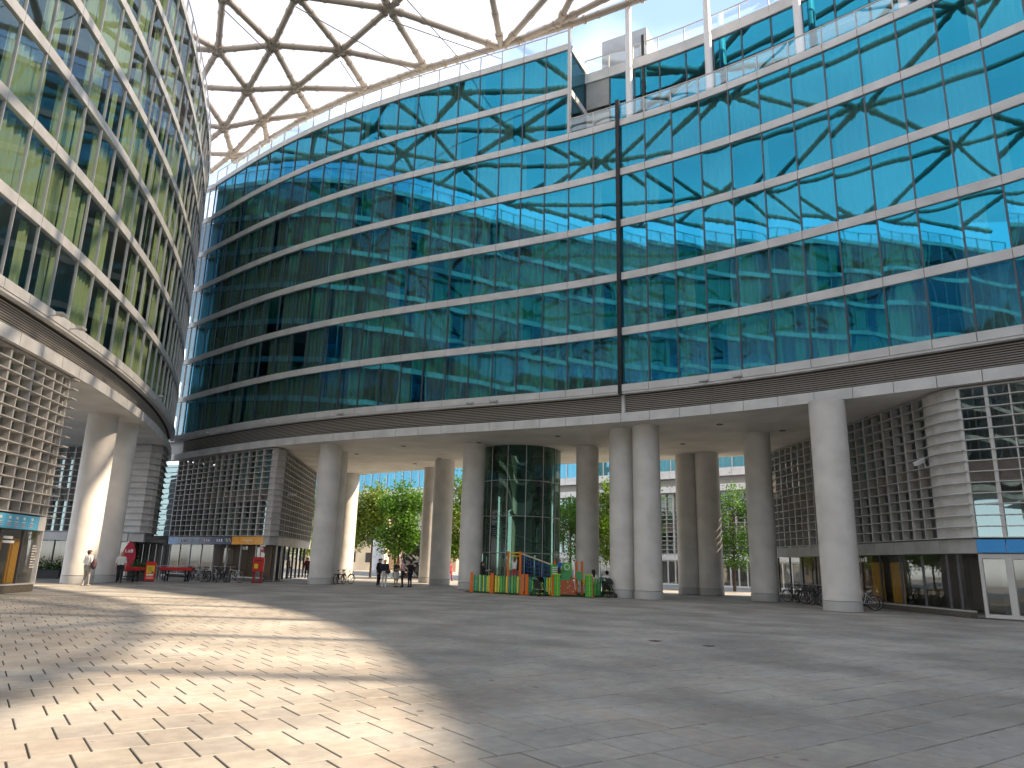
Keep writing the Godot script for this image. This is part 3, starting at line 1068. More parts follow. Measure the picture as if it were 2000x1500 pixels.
	for i in range(14, 22):
		var a = off(left_p, left_n, i, -0.05)
		var c = off(left_p, left_n, i + 1 if i < 21 else 21.85, -0.05)
		lattice(o, a, c, 3.15, 9.32, 2, 14, 0.36, M["lattice"], M["glass_grid"], 2, [7, 8], 0.12, 0.06, 0.045, 0.35, i == 21)
		seg(o, "sign_board", a, c if i < 21 else off(left_p, left_n, 21.5, -0.05), 2.50, 3.06, -0.2, 0.0, M["sign_pale"], 0.015)
		for q in 3:
			var x = i + 0.12 + 0.31 * q
			if x > 21.4:
				continue
			seg(o, "sign_mark", off(left_p, left_n, x, -0.05), off(left_p, left_n, x + 0.09, -0.05), 2.86, 2.97, -0.01, 0.012, M["white"])
			for e in 3:
				seg(o, "sign_mark", off(left_p, left_n, x - 0.03, -0.05), off(left_p, left_n, x + 0.12 - 0.03 * (e % 2), -0.05), 2.58 + e * 0.085, 2.615 + e * 0.085, -0.01, 0.012, M["pink"] if e < 2 else M["white"])
		shop_front(o, a, c, 1, 0.34, 2.46, [0], [], M["mullion"], -0.12)
		seg(o, "plinth", a, c, 0.0, 0.27, -0.3, -0.04, M["plinth"])
	seg(o, "band_panel", off(left_p, left_n, 21.5, -0.05), off(left_p, left_n, 21.86, -0.05), 2.50, 3.08, -0.25, 0.02, M["panel"])
	seg(o, "corner_trim", off(left_p, left_n, 21.82, -0.05), off(left_p, left_n, 21.86, -0.05), 0.3, 2.5, -0.2, 0.0, M["panel"])
	for q in 2:
		seg(o, "shop_lettering", off(left_p, left_n, 20.15, -0.15), off(left_p, left_n, 20.55 + q * 0.08, -0.15), 2.10 - q * 0.17, 2.20 - q * 0.17, -0.02, 0.01, M["white"])
	for q in 9:
		seg(o, "notice", off(left_p, left_n, 21.55, -0.15), off(left_p, left_n, 21.8 - 0.05 * (q % 3), -0.15), 0.95 + q * 0.11, 1.01 + q * 0.11, -0.03, 0.0, M["lattice_white"])
	# its return wall under the soffit (shelf ends stick out past it)
	var e0 = off(left_p, left_n, 21.85, -0.1)
	seg(o, "end_wall", e0 + Vector3(-0.08, 0, 0), e0 + Vector3(-9.0, 0, 1.0), 0.2, 9.35, -0.16, 0.0, M["lattice"])
	for r in 15:
		bx(o, "shelf_end", e0 + Vector3(0.0, 3.15 + r * 6.17 / 14.0, -0.22) - o.position, Vector3(0.42, 0.05, 0.5), M["lattice"], 0.1)
	# --- left block beyond the passage, with the cafe
	o = thing("pavilion", "shaded ground floor pavilion with dark lattice and ribbed corner above a cafe front", "building", Vector3(-29, 0, -54))
	var g0 = Vector3(-43.6, 0, -57.1)
	var g1 = Vector3(-27.6, 0, -52.75)
	lattice(o, g0, g1, 3.15, 9.35, 20, 14, 0.3, M["lattice"], M["glass_grid"], 2, [7, 8], 0.10, 0.05, 0.035, 0.1)
	var h0 = off(left_p, left_n, 34.0, -0.05)
	ribbed(o, [g1, g1 + Vector3(0.75, 0, 0.15), h0 + Vector3(-0.55, 0, 0.55), h0 + Vector3(-0.16, 0, 0.25), h0, off(left_p, left_n, 34.5, -0.05), off(left_p, left_n, 35.5, -0.05), off(left_p, left_n, 36.9, -0.05)], 3.15, 9.35, 14, M["lattice"], 0.16)
	seg(o, "band_panel", g0, g1 + Vector3(0.75, 0, 0.15), 2.5, 3.08, -0.3, 0.02, M["panel_grey"])
	seg(o, "band_panel", g1 + Vector3(0.8, 0, 0.16), h0 + Vector3(-0.3, 0, 0.35), 2.5, 3.08, -0.3, 0.0, M["lattice"])
	shop_front(o, g0, g1 + Vector3(0.75, 0, 0.15), 8, 0.12, 2.46, [], [0, 1, 2, 3, 4, 5, 6, 7], M["joint_black"])
	seg(o, "shop_counter", g0 + Vector3(1, 0, 0.3), g1, 0.1, 1.0, -2.2, -1.6, M["charcoal"])
	seg(o, "menu_board", g1 + Vector3(-2.2, 0, -0.6), g1 + Vector3(-1.5, 0, -0.4), 0.7, 1.9, -0.5, -0.46, M["white"])
	seg(o, "menu_board", g1 + Vector3(-1.3, 0, -0.35), g1 + Vector3(-0.4, 0, -0.1), 0.7, 1.9, -0.5, -0.46, M["white"])
	seg(o, "step", g0, g1 + Vector3(0.9, 0, 0.2), 0.0, 0.12, -0.4, 0.5, M["column_base"])
	bx(o, "white_post", g1 + Vector3(0.95, 1.25, 0.25) - o.position, Vector3(0.10, 2.5, 0.10), M["white"])
	cctv(o, g1 + Vector3(-1.4, 6.25, 0.3), Vector3(-1, -0.1, 0.3))

func cctv(o: Node3D, p: Vector3, d: Vector3):
	var s = soup()
	d = d.normalized()
	s.bar(p, p + d * 0.62 + Vector3(0, -0.12, 0), 0.13, 0.14)
	s.bar(p + Vector3(0, 0.07, 0), p + d * 0.68 + Vector3(0, -0.05, 0), 0.17, 0.02)
	s.tube(p - Vector3(0, 0.05, 0), p - d * 0.12 - Vector3(0, 0.32, 0), 0.035, 0.035, 6)
	part(o, "security_camera", s.mesh(), M["white"], Transform3D(Basis(), -o.position))

# ---------------------------------------------------------------- columns and glass lift drum
func column(p: Vector3, label: String, r = 0.75):
	var o = thing("column", label, "column", p, 0.0, "round white columns under the raised blocks")
	var s = soup()
	s.lathe(Vector3.ZERO, [[r, 0.44], [r, SOFFIT + 0.01]], 40)
	part(o, "shaft", s.mesh(), M["column"])
	s = soup()
	s.lathe(Vector3.ZERO, [[r + 0.015, 0.0], [r + 0.015, 0.405], [r - 0.03, 0.41], [r - 0.03, 0.45]], 40)
	part(o, "base_ring", s.mesh(), M["column_base"])

func columns():
	column(Vector3(-23.6, 0, -41.5), "sunlit round white column behind the person with the dark backpack", 0.80)
	column(Vector3(-23.7, 0, -44.1), "round white column tucked close behind the sunlit one near the cafe", 0.78)
	column(Vector3(-12.55, 0, -50.6), "round white column with parked bicycles at its foot, near the red letter box")
	column(Vector3(-12.75, 0, -53.6), "round white column directly behind the one with bicycles at its foot", 0.76)
	column(Vector3(-14.75, 0, -67.6), "half sunlit white column at the rear edge, behind the bicycles", 0.84)
	column(Vector3(-6.5, 0, -61.7), "half sunlit white column at the rear edge, beside the talking group", 0.74)
	column(Vector3(-5.1, 0, -56.9), "shaded white column overlapping the half sunlit one beside the talking group", 0.78)
	column(Vector3(-2.4, 0, -48.6), "white column between the talking group and the glass lift drum")
	column(Vector3(5.2, 0, -48.6), "white column behind the playground slide, right beside the glass lift drum")
	column(Vector3(6.5, 0, -41.9), "white column at the playground end, one of a close pair")
	column(Vector3(7.65, 0, -40.6), "white column of the close pair, on the side away from the playground")
	column(Vector3(12.4, 0, -50.8), "shaded white column of the rear pair facing the far doors", 0.80)
	column(Vector3(13.55, 0, -49.8), "shaded white column of the rear pair, closer to the bicycle row", 0.80)
	column(Vector3(14.4, 0, -42.0), "white column at the end of the bicycle row by the lattice wall")
	column(Vector3(14.8, 0, -33.3), "large white column standing in front of the bicycle row", 0.80)

func lift_drum():
	var c = Vector3(0.75, 0, -50.9)
	var o = thing("glass_lift_drum", "dark green cylindrical glass stair drum rising to the soffit behind the playground", "lift tower", c)
	var r = 2.75
	var rows = [0.1, 2.35, 4.70, 7.05, SOFFIT]
	for k in 14:
		var w0 = TAU * k / 14 + 0.1
		var w1 = TAU * (k + 1) / 14 + 0.1
		for j in 4:
			var s = soup()
			var q = 4
			for e in q + 1:
				var w = lerpf(w0, w1, float(e) / q)
				var d = Vector3(cos(w), 0, sin(w))
				s.vert(d * r + Vector3.UP * (rows[j] + 0.02), d)
				s.vert(d * r + Vector3.UP * (rows[j + 1] - 0.02), d)
			for e in q:
				var i = 2 * e
				s.ix.append_array(PackedInt32Array([i, i + 2, i + 1, i + 1, i + 2, i + 3]))
			part(o, "pane", s.mesh(), M["glass_lift"])
		var s2 = soup()
		var d0 = Vector3(cos(w0), 0, sin(w0))
		s2.bar(d0 * (r + 0.02), d0 * (r + 0.02) + Vector3.UP * SOFFIT, 0.05, 0.05)
		part(o, "mullion", s2.mesh(), M["mullion_light"])
	for j in range(1, 4):
		var s = soup()
		s.torus(Vector3.UP * rows[j], Vector3.UP, r + 0.01, 0.03, 48, 6)
		part(o, "transom", s.mesh(), M["mullion_light"])
	var core = soup()
	core.lathe(Vector3.ZERO, [[0.9, 0.0], [0.9, SOFFIT]], 20)
	part(o, "lift_shaft", core.mesh(), M["inside"])
	var st = soup()
	var n = 60
	for k in n:
		var w = -2.0 + k * 0.22
		var y = 0.2 + k * 0.155
		var d = Vector3(cos(w), 0, sin(w))
		st.box(Transform3D(Basis(d * 1.3, Vector3.UP * 0.06, Vector3(-d.z, 0, d.x) * 0.5), d * 1.6 + Vector3.UP * y))
	part(o, "spiral_stair", st.mesh(), M["panel_grey"])
	var hr = soup()
	for k in n - 1:
		var w = -2.0 + k * 0.22
		var y = 0.9 + k * 0.155
		hr.tube(Vector3(cos(w) * 2.28, y, sin(w) * 2.28), Vector3(cos(w + 0.22) * 2.28, y + 0.155, sin(w + 0.22) * 2.28), 0.05, 0.05, 5)
	part(o, "handrail", hr.mesh(), M["white"])
	var fl = soup()
	fl.lathe(Vector3.ZERO, [[0.0, 4.55], [1.6, 4.55], [1.6, 4.8], [0.0, 4.8]], 24)
	part(o, "landing", fl.mesh(), M["panel_grey"])

func rear_building():
	var b = thing("office_building", "mirror-glass office block closing the open end of the court", "building", Vector3(6, 0, 28))
	var shift = Transform3D(Basis(), -b.position)
	var g = soup()
	var w = soup()
	for k in 7:
		wall_strip(g, rear_p, rear_n, 0, 40, 0.0, GB + FL * k, GB + FL * (k + 1) - BAND)
		wall_strip(w, rear_p, rear_n, 0, 40, 0.1, GB + FL * (k + 1) - BAND, GB + FL * (k + 1))
	wall_strip(w, rear_p, rear_n, 0, 40, 0.1, SOFFIT, GB)
	part(b, "pane", g.mesh(), M["glass_left"], shift).set_meta("kind", "stuff")
	part(b, "floor_band", w.mesh(), M["panel"], shift)
	var s = soup()
	wall_strip(s, rear_p, rear_n, 0, 40, -3.0, GB, GB + FL * 7)
	flat_strip(s, rear_p, rear_n, 0, 40, 0.1, -12.0, GB + FL * 7, true)
	part(b, "inner_wall", s.mesh(), M["inside"], shift)
	s = soup()
	flat_strip(s, rear_p, rear_n, 0, 40, 0.1, -12.0, SOFFIT, false)
	part(b, "soffit", s.mesh(), M["soffit"], shift)
	s = soup()
	wall_strip(s, rear_p, rear_n, 0, 40, -1.0, 0.0, SOFFIT)
	part(b, "ground_floor_wall", s.mesh(), M["lattice"], shift)
# ---------------------------------------------------------------- tubular roof
var tube_mesh: ArrayMesh

func make_tube_mesh():
	var s = soup()   # unit length along y, radius in metres (x, z unscaled)
	var prof = [[0.215, 0.0]]
	for c in [0.10, 0.30, 0.70, 0.90]:
		var big = 0.285 if c < 0.2 or c > 0.8 else 0.25
		prof += [[0.215, c - 0.0181], [0.215, c - 0.018], [big, c - 0.018], [big, c - 0.0179], [big, c + 0.0179], [big, c + 0.018], [0.215, c + 0.018], [0.215, c + 0.0181]]
	prof.append([0.215, 1.0])
	s.lathe(Vector3.ZERO, prof, 12)
	tube_mesh = s.mesh()

func roof_tube(o: Node3D, a: Vector3, b: Vector3, thick = 1.0):
	var y = b - a
	var x = y.cross(Vector3.UP).normalized()
	var z = x.cross(y).normalized()
	part(o, "tube", tube_mesh, M["tube"], Transform3D(Basis(x * thick, y, z * thick), a - o.position))

func canopy_node(u: int, v: int) -> Vector3:
	# rows run across the court; the mesh widens from the far tip towards the middle
	var seen = {[0, 1]: Vector2(-22.4, -46.4), [1, 1]: Vector2(-18.1, -45.7), [2, 1]: Vector2(-13.2, -46.1), [0, 2]: Vector2(-21.8, -51.0), [1, 2]: Vector2(-17.8, -50.6), [-1, 3]: Vector2(-25.7, -56.4), [0, 3]: Vector2(-21.9, -55.1), [-1, 4]: Vector2(-26.6, -60.7), [2, 0]: Vector2(-15.0, -40.8), [3, 0]: Vector2(-9.0, -41.8), [1, 0]: Vector2(-20.0, -41.0), [3, 1]: Vector2(-7.2, -47.8), [2, 2]: Vector2(-12.2, -50.6), [1, 3]: Vector2(-17.4, -54.0), [4, 0]: Vector2(-1.4, -45.4)}
	var p: Vector2
	if seen.has([u, v]):
		p = seen[[u, v]]
	else:
		var w = u + v * 0.5 - 0.5
		var sx = {6: 3.4, 5: 3.5, 4: 3.6, 3: 3.8, 2: 4.0, 1: 4.7, 0: 5.9, -1: 7.6, -2: 9.6, -3: 11.4, -4: 12.0, -5: 12.0, -6: 12.0}[v]
		var x0 = {6: -33.0, 5: -31.0, 4: -28.4, 3: -25.7, 2: -23.8, 1: -22.4, 0: -24.0, -1: -25.5, -2: -26.0, -3: -27.0, -4: -27.0, -5: -27.0, -6: -27.0}[v]
		var z = {6: -69.0, 5: -65.0, 4: -60.7, 3: -55.6, 2: -50.8, 1: -46.2, 0: -41.3, -1: -35.0, -2: -27.2, -3: -18.0, -4: -8.0, -5: 2.5, -6: 13.0}[v]
		p = Vector2(x0 + sx * w, z)
		if v >= 0:
			p.y -= 0.35 * maxf(0.0, w - 2.5) * maxf(0.0, w - 2.5)
	return Vector3(p.x, 38.0 + roof_rise(p), p.y)

func roof_rise(p: Vector2) -> float:
	var k = clampf((p.y + 40.0) / 30.0, 0.0, 1.0)
	return 2.6 * k * k * (3.0 - 2.0 * k) * clampf(1.0 - absf(p.x - 1.0) / 26.0, 0.0, 1.0)

func roof_limit(p: Vector3) -> bool:
	# inside the court: between the two curved blocks
	var best = 1e9
	var inside = true
	for set_ in [[main_p, main_n], [left_p, left_n]]:
		best = 1e9
		var q = 0
		for i in set_[0].size():
			var d = Vector2(p.x - set_[0][i].x, p.z - set_[0][i].z).length_squared()
			if d < best:
				best = d
				q = i
		var out = (p - set_[0][q])
		out.y = 0
		if out.dot(set_[1][q]) < -1.4:
			inside = false
	return inside and p.z < 12.0 and p.z > -64.0

func edge_point(a: Vector3, b: Vector3) -> Vector3:
	# last point of a->b still over the court
	var lo = 0.0
	var hi = 1.0
	for k in 14:
		var m = (lo + hi) / 2
		if roof_limit(a.lerp(b, m)):
			lo = m
		else:
			hi = m
	return a.lerp(b, lo)

func canopy():
	make_tube_mesh()
	var o = thing("roof_canopy", "steel tube grid roof with translucent membrane panels spanning the court", "canopy", Vector3(-4, 38, -30))
	var nodes = {}
	for v in range(-6, 7):
		for u in range(-5, 13):
			nodes[[u, v]] = canopy_node(u, v)
	var count = 0
	var rest = soup()
	for k in nodes:
		var a: Vector3 = nodes[k]
		var ain = roof_limit(a)
		for st in [[1, 0], [0, 1], [-1, 1]]:
			var k2 = [k[0] + st[0], k[1] + st[1]]
			if not nodes.has(k2):
				continue
			var b: Vector3 = nodes[k2]
			var bin = roof_limit(b)
			if ain and bin:
				roof_tube(o, a, b)
			elif ain or bin:
				var e = edge_point(a, b) if ain else edge_point(b, a)
				var f = a if ain else b
				if e.distance_to(f) > 0.8:
					roof_tube(o, f, e)
		if ain:
			var s = soup()
			s.ball(Vector3.ZERO, Vector3(0.31, 0.31, 0.31), 10)
			part(o, "tube_joint", s.mesh(), M["tube"], Transform3D(Basis(), a - o.position))
		for tri in [[[0, 0], [1, 0], [0, 1]], [[1, 0], [1, 1], [0, 1]]]:
			var q = []
			var ok = 0
			for t in tri:
				var kk = [k[0] + t[0], k[1] + t[1]]
				if nodes.has(kk):
					q.append(nodes[kk])
			if q.size() < 3:
				continue
			# clip the panel to the court outline
			var poly = []
			for e in 3:
				var c = q[e]
				var d = q[(e + 1) % 3]
				var ci = roof_limit(c)
				var di = roof_limit(d)
				if ci:
					poly.append(c)
				if ci != di:
					poly.append(edge_point(c, d) if ci else edge_point(d, c))
			if poly.size() < 3:
				continue
			var ms = soup()
			var mid = Vector3.ZERO
			for e in poly:
				mid += e
			mid = mid / poly.size() + Vector3.UP * 0.55
			for e in poly.size():
				var c = poly[e] + Vector3.UP * 0.32
				var d = poly[(e + 1) % poly.size()] + Vector3.UP * 0.32
				ms.tri(c, d, mid)
			part(o, "membrane_panel", ms.mesh(), M["membrane"], Transform3D(Basis(), -o.position))
			count += 1
	# edge beam along both blocks
	for set_ in [[main_p, main_n, 0, 52], [left_p, left_n, 0, 39]]:
		var i = set_[2]
		while i + 3 <= set_[3]:
			var a = off(set_[0], set_[1], i, -1.4)
			var b = off(set_[0], set_[1], i + 3, -1.4)
			a.y = 38.0 + roof_rise(Vector2(a.x, a.z))
			b.y = 38.0 + roof_rise(Vector2(b.x, b.z))
			if a.z < 12.0 and b.z < 12.0:
				roof_tube(o, a, b, 1.1)
			i += 3
	# slender bracing cables under the tubes
	for c in [[[-1, 0], [5, -1]], [[2, 0], [3, 1]], [[2, 1], [2, 2]], [[1, 0], [1, 1]], [[3, 0], [4, 0]], [[3, -1], [4, 1]]]:
		var a = nodes[c[0]] + Vector3(0, -0.9, 0)
		var b = nodes[c[1]] + Vector3(0, -0.9, 0)
		var s = soup()
		s.tube(a - o.position, b - o.position, 0.035, 0.035, 5)
		part(o, "cable", s.mesh(), M["cable"])
	# masts on the terrace
	var i = 23
	while i < 50:
		var p = off(main_p, main_n, i + 0.1, -1.5)
		var t = thing("roof_mast", "slim white mast standing on the roof terrace and carrying the canopy edge", "mast", Vector3(p.x, GB + FL * 5 + 0.06, p.z), 0.0, "white masts on the roof terrace")
		var s = soup()
		var h = 38.0 + roof_rise(Vector2(p.x, p.z)) - t.position.y
		s.tube(Vector3.ZERO, Vector3.UP * (h - 0.1), 0.24, 0.20, 16)
		part(t, "pole", s.mesh(), M["mast"])
		s = soup()
		s.tube(Vector3.ZERO, Vector3.UP * 0.12, 0.38, 0.38, 16)
		part(t, "foot_plate", s.mesh(), M["mast"])
		i += 3

# ---------------------------------------------------------------- ground
func ground():
	var s = soup()
	for q in [[-260, 260, 140, -420]]:
		s.quad(Vector3(q[0], -0.016, q[2]), Vector3(q[1], -0.016, q[2]), Vector3(q[1], -0.016, q[3]), Vector3(q[0], -0.016, q[3]), Vector3.UP)
	structure("plaza_ground", s.mesh(), M["stone_sheet"])
	var cdir = Vector3(0.8128, 0, -0.5825)
	var wdir = Vector3(0.5825, 0, 0.8128)
	var L := 0.44
	var W := 0.60
	# a slab with bevelled arrises, unit-sized in metres
	var shapes = []
	for k in 3:
		var t = soup()
		slab_shape(t, Transform3D.IDENTITY, L - 0.016, W - 0.016)
		shapes.append(t.mesh())
	var root = Node3D.new()
	root.name = "paving"
	add_child(root)
	root.set_meta("kind", "structure")
	var all = []
	var r := RandomNumberGenerator.new()
	r.seed = 77
	# course line passes through (2.90, -6.75); cross joint through (-2.26, -6.94)
	var org = Vector3(2.90, 0, -6.75)
	var org2 = Vector3(-2.26, 0, -6.94)
	for j in range(-75, 22):
		var shift = fposmod(sin(j * 12.9898) * 43758.5453, 1.0) * L if j < -6 or j > 3 else 0.0
		shift = fposmod(j * 0.5 * L + (r.randf() - 0.5) * 0.16, L)
		for i in range(-75, 95):
			var c = org + wdir * (W * (j + 0.5)) + cdir * ((org2 - org).dot(cdir) + L * (i + 0.5) + shift)
			var dist = Vector2(c.x, c.z).length()
			if c.z > -4.2 or dist > 34.0 or absf(c.x) > 0.82 * -c.z + 1.8:
				continue
			all.append([dist, c, i, j])
	all.sort_custom(func(a, b): return a[0] < b[0])
	var many = soup()
	var turn = Basis(cdir, Vector3.UP, wdir)
	for k in all.size():
		var c: Vector3 = all[k][1]
		var tone = r.randi() % 6
		if r.randf() < 0.06:
			tone = 3
		c.y = r.randf_range(-0.0025, 0.0015)
		var tilt = Basis(cdir, r.randf_range(-0.003, 0.003)) * Basis(wdir, r.randf_range(-0.003, 0.003)) * turn
		if k < 300:
			part(root, "paving_slab", shapes[k % 3], M["stone%d" % tone], Transform3D(tilt, c))
		else:
			var col = M["stone%d" % tone].albedo_color.srgb_to_linear()
			many.col = col
			slab_shape(many, Transform3D(tilt, c), L - 0.016, W - 0.016)
	var o = part(root, "paving_slab", many.mesh(), M["stone_many"])
	o.set_meta("kind", "stuff")
	s = soup()
	for k in 20:
		var w0 = lerpf(-0.72, 0.72, k / 20.0)
		var w1 = lerpf(-0.72, 0.72, (k + 1) / 20.0)
		s.quad(Vector3(sin(w0) * 4.5, -0.011, -cos(w0) * 4.5), Vector3(sin(w1) * 4.5, -0.011, -cos(w1) * 4.5), Vector3(sin(w1) * 33.4, -0.011, -cos(w1) * 33.4), Vector3(sin(w0) * 33.4, -0.011, -cos(w0) * 33.4), Vector3.UP)
	part(root, "joint_bed", s.mesh(), M["joint"])
	# two small drain grates
	for g in [[Vector3(3.4, 0.002, -17.4), 0.20], [Vector3(4.4, 0.002, -16.6), 0.18]]:
		var d = thing("drain_cover", "small dark metal drain cover set flush in the grey paving", "drain", g[0], 0.62, "drain covers in the paving")
		for q in 4:
			bx(d, "grate_bar", Vector3(0, 0.006, (q - 1.5) * g[1] * 0.22), Vector3(g[1], 0.012, g[1] * 0.14), M["plinth"])
		bx(d, "frame", Vector3(0, 0.003, 0), Vector3(g[1] * 1.12, 0.006, g[1] * 1.0), M["charcoal"])

func slab_shape(s: Soup, t: Transform3D, l: float, w: float):
	var h = 0.010
	var b = 0.005
	var x0 = -l / 2
	var x1 = l / 2
	var z0 = -w / 2
	var z1 = w / 2
	var up = (t.basis * Vector3.UP).normalized()
	var p = []
	for q in [[x0, -h, z1], [x1, -h, z1], [x1, -h, z0], [x0, -h, z0]]:
		p.append(t * Vector3(q[0], q[1], q[2]))
	var e = []
	for q in [[x0, -b, z1], [x1, -b, z1], [x1, -b, z0], [x0, -b, z0]]:
		e.append(t * Vector3(q[0], q[1], q[2]))
	var f = []
	for q in [[x0 + b, 0, z1 - b], [x1 - b, 0, z1 - b], [x1 - b, 0, z0 + b], [x0 + b, 0, z0 + b]]:
		f.append(t * Vector3(q[0], q[1], q[2]))
	s.quad(f[0], f[1], f[2], f[3], up)
	for k in 4:
		var n = (k + 1) % 4
		s.quad(e[k], e[n], f[n], f[k])
		s.quad(p[k], p[n], e[n], e[k])

# ---------------------------------------------------------------- beyond: second court
func far_side():
	var b = thing("office_building", "far curved office block with blue curtained glass band beyond the trees", "building", Vector3(0, 0, -92))
	var shift = Transform3D(Basis(), -b.position)
	var n = 30
	var r := RandomNumberGenerator.new()
	r.seed = 3
	# finer bays along the far line
	for i in range(3, 31):
		for h in 2:
			var a = off(far_p, far_n, i + h * 0.5, 0.0)
			var c = off(far_p, far_n, i + h * 0.5 + 0.5, 0.0)
			for k in 4:
				var y0 = GB + FL * k
				if k < 1:
					pane(b, "pane", a, c, y0, y0 + FL - BAND, 0.0, M["glass_far"], 0.02)
				if k < 1:
					seg(b, "mullion", a, a + (c - a) * 0.05, y0, y0 + FL - BAND, -0.05, 0.08, M["mullion_light"])
			seg(b, "sill_panel", a, c, 10.75, GB, -0.1, 0.25, M["panel"], 0.03)
			seg(b, "fascia_panel", a, c, 9.3, 9.95, -0.1, 0.2, M["panel"], 0.03)
	var s = soup()
	for k in range(1, 5):
		wall_strip(s, far_p, far_n, 0, 32, 0.1, GB + FL * k - BAND, GB + FL * k)
	part(b, "spandrel_band", s.mesh(), M["panel"], shift)
	s = soup()
	for k in range(1, 4):
		wall_strip(s, far_p, far_n, 0, 32, 0.0, GB + FL * k, GB + FL * (k + 1) - BAND)
	part(b, "upper_glazing", s.mesh(), M["glass_far"], shift)
	s = soup()
	curtain(s, far_p, far_n, 2, 31, -0.5, GB, GB + FL - BAND, 0.95, r)
	part(b, "curtain", s.mesh(), M["curtain_teal"], shift)
	s = soup()
	wall_strip(s, far_p, far_n, 0, 32, -0.6, 9.9, 10.8)
	part(b, "recess_wall", s.mesh(), M["panel_grey"], shift)
	s = soup()
	flat_strip(s, far_p, far_n, 0, 32, 0.2, -12.0, 9.3, false)
	part(b, "soffit", s.mesh(), M["soffit"], shift)
	s = soup()
	wall_strip(s, far_p, far_n, 0, 32, -2.5, GB, GB + FL * 4)
	flat_strip(s, far_p, far_n, 0, 32, 0.0, -12.0, GB + FL * 4, true)
	wall_strip(s, far_p, far_n, 0, 32, -12.0, 9.3, GB + FL * 4)
	part(b, "inner_wall", s.mesh(), M["inside"], shift)
	# its ground floor: gridded white front with glass doors
	var o = thing("pavilion", "far sunlit pavilion with white gridded glazing above white framed glass doors", "building", Vector3(22, 0, -76))
	for i in range(16, 30):
		for h in 2:
			var a = off(far_p, far_n, i + h * 0.5, -0.3)
			var c = off(far_p, far_n, i + h * 0.5 + 0.5, -0.3)
			lattice(o, a, c, 3.1, 9.25, 2, 14, 0.25, M["lattice"], M["glass_grid"], 2, [7, 8], 0.16, 0.06, 0.05, 0.3, false)
			seg(o, "band_panel", a, c, 2.5, 3.08, -0.3, 0.0, M["panel"], 0.02)
			pane(o, "door_pane", a, c, 0.1, 2.4, -0.2, M["glass_shop"], 0.1)
			var tt = (c - a).normalized()
			for e in [0.0, 0.5]:
				var q = a.lerp(c, e)
				seg(o, "door_frame", q - tt * 0.05, q + tt * 0.05, 0.0, 2.5, -0.25, -0.1, M["lattice_white"])
			seg(o, "door_frame", a, c, 2.36, 2.5, -0.24, -0.11, M["lattice_white"])
			seg(o, "plinth", a, c, 0.0, 0.16, -0.3, 0.0, M["panel"])
			seg(o, "room_wall", a, c, 0.0, 2.6, -3.2, -3.1, M["inside"])
	# far white piers
	for q in [[-12.6, -104.0], [-3.0, -95.0], [-18.5, -107.0]]:
		column_far(Vector3(q[0], 0, q[1]))
	# low buildings behind it all
	var h1 = thing("house", "small brick house with a tiled roof far beyond the trees", "house", Vector3(-17, 0, -150))
	bx(h1, "wall", Vector3(0, 5, 0), Vector3(14, 10, 8), M["brick_far"])
	s = soup()
	s.quad(Vector3(-7.4, 9.8, 4.5), Vector3(7.4, 9.8, 4.5), Vector3(7.4, 13, 0), Vector3(-7.4, 13, 0))
	s.quad(Vector3(7.4, 9.8, -4.5), Vector3(-7.4, 9.8, -4.5), Vector3(-7.4, 13, 0), Vector3(7.4, 13, 0))
	s.tri(Vector3(7.2, 9.8, 4.2), Vector3(7.2, 9.8, -4.2), Vector3(7.2, 13, 0))
	part(h1, "roof", s.mesh(), M["roof_tile"])
	for q in 4:
		bx(h1, "window", Vector3(-5 + q * 3.2, 6, 4.03), Vector3(1.1, 1.8, 0.1), M["charcoal"])
	var h2 = thing("house", "pale apartment house with rows of dark windows at the end of the far street", "house", Vector3(-34, 0, -140))
	bx(h2, "wall", Vector3(0, 7, 0), Vector3(22, 14, 10), M["cream"])
	for q in 7:
		for w in 4:
			bx(h2, "window", Vector3(-9 + q * 3.0, 2.2 + w * 3.3, 5.03), Vector3(1.2, 1.7, 0.1), M["charcoal"])
	bx(h2, "cornice", Vector3(0, 14.2, 0), Vector3(22.8, 0.5, 10.8), M["white"])
	# tangled metal sculpture behind a half sunlit column
	var sc = thing("sculpture", "tangled mirror-metal sculpture in a dark frame beyond the rear columns", "sculpture", Vector3(-9.6, 0, -78))
	var r2 := RandomNumberGenerator.new()
	r2.seed = 12
	for q in 26:
		s = soup()
		var a = Vector3(r2.randf_range(-1.3, 1.3), r2.randf_range(0.2, 4.0), r2.randf_range(-0.5, 0.5))
		var e = a + Vector3(r2.randf_range(-1, 1), r2.randf_range(-0.5, 0.7), r2.randf_range(-0.4, 0.4)).normalized() * r2.randf_range(0.7, 1.7)
		s.bar(a, e, 0.06, r2.randf_range(0.10, 0.24))
		part(sc, "strut", s.mesh(), M["mirror_art"] if q % 2 == 0 else M["steel"])
	bx(sc, "backboard", Vector3(0, 2.1, -0.8), Vector3(3.0, 4.2, 0.12), M["black"])
	bx(sc, "base", Vector3(0, 0.1, 0), Vector3(3.2, 0.2, 1.8), M["charcoal"])
	# ivy climbing a post beside it
	var iv = thing("ivy_post", "pale green ivy climbing a post beside the metal sculpture", "plant", Vector3(-11.7, 0, -78))
	s = soup()
	s.tube(Vector3.ZERO, Vector3.UP * 5.2, 0.12, 0.10, 8)
	part(iv, "post", s.mesh(), M["bark"])
	s = soup()
	for q in 500:
		var y = r2.randf() * 5.3
		var w = r2.randf() * TAU
		leaf(s, Vector3(cos(w) * 0.3, y, sin(w) * 0.3) * Vector3(r2.randf() + 0.3, 1, r2.randf() + 0.3), 0.16, r2)
	part(iv, "foliage", s.mesh(), M["leaf2"])

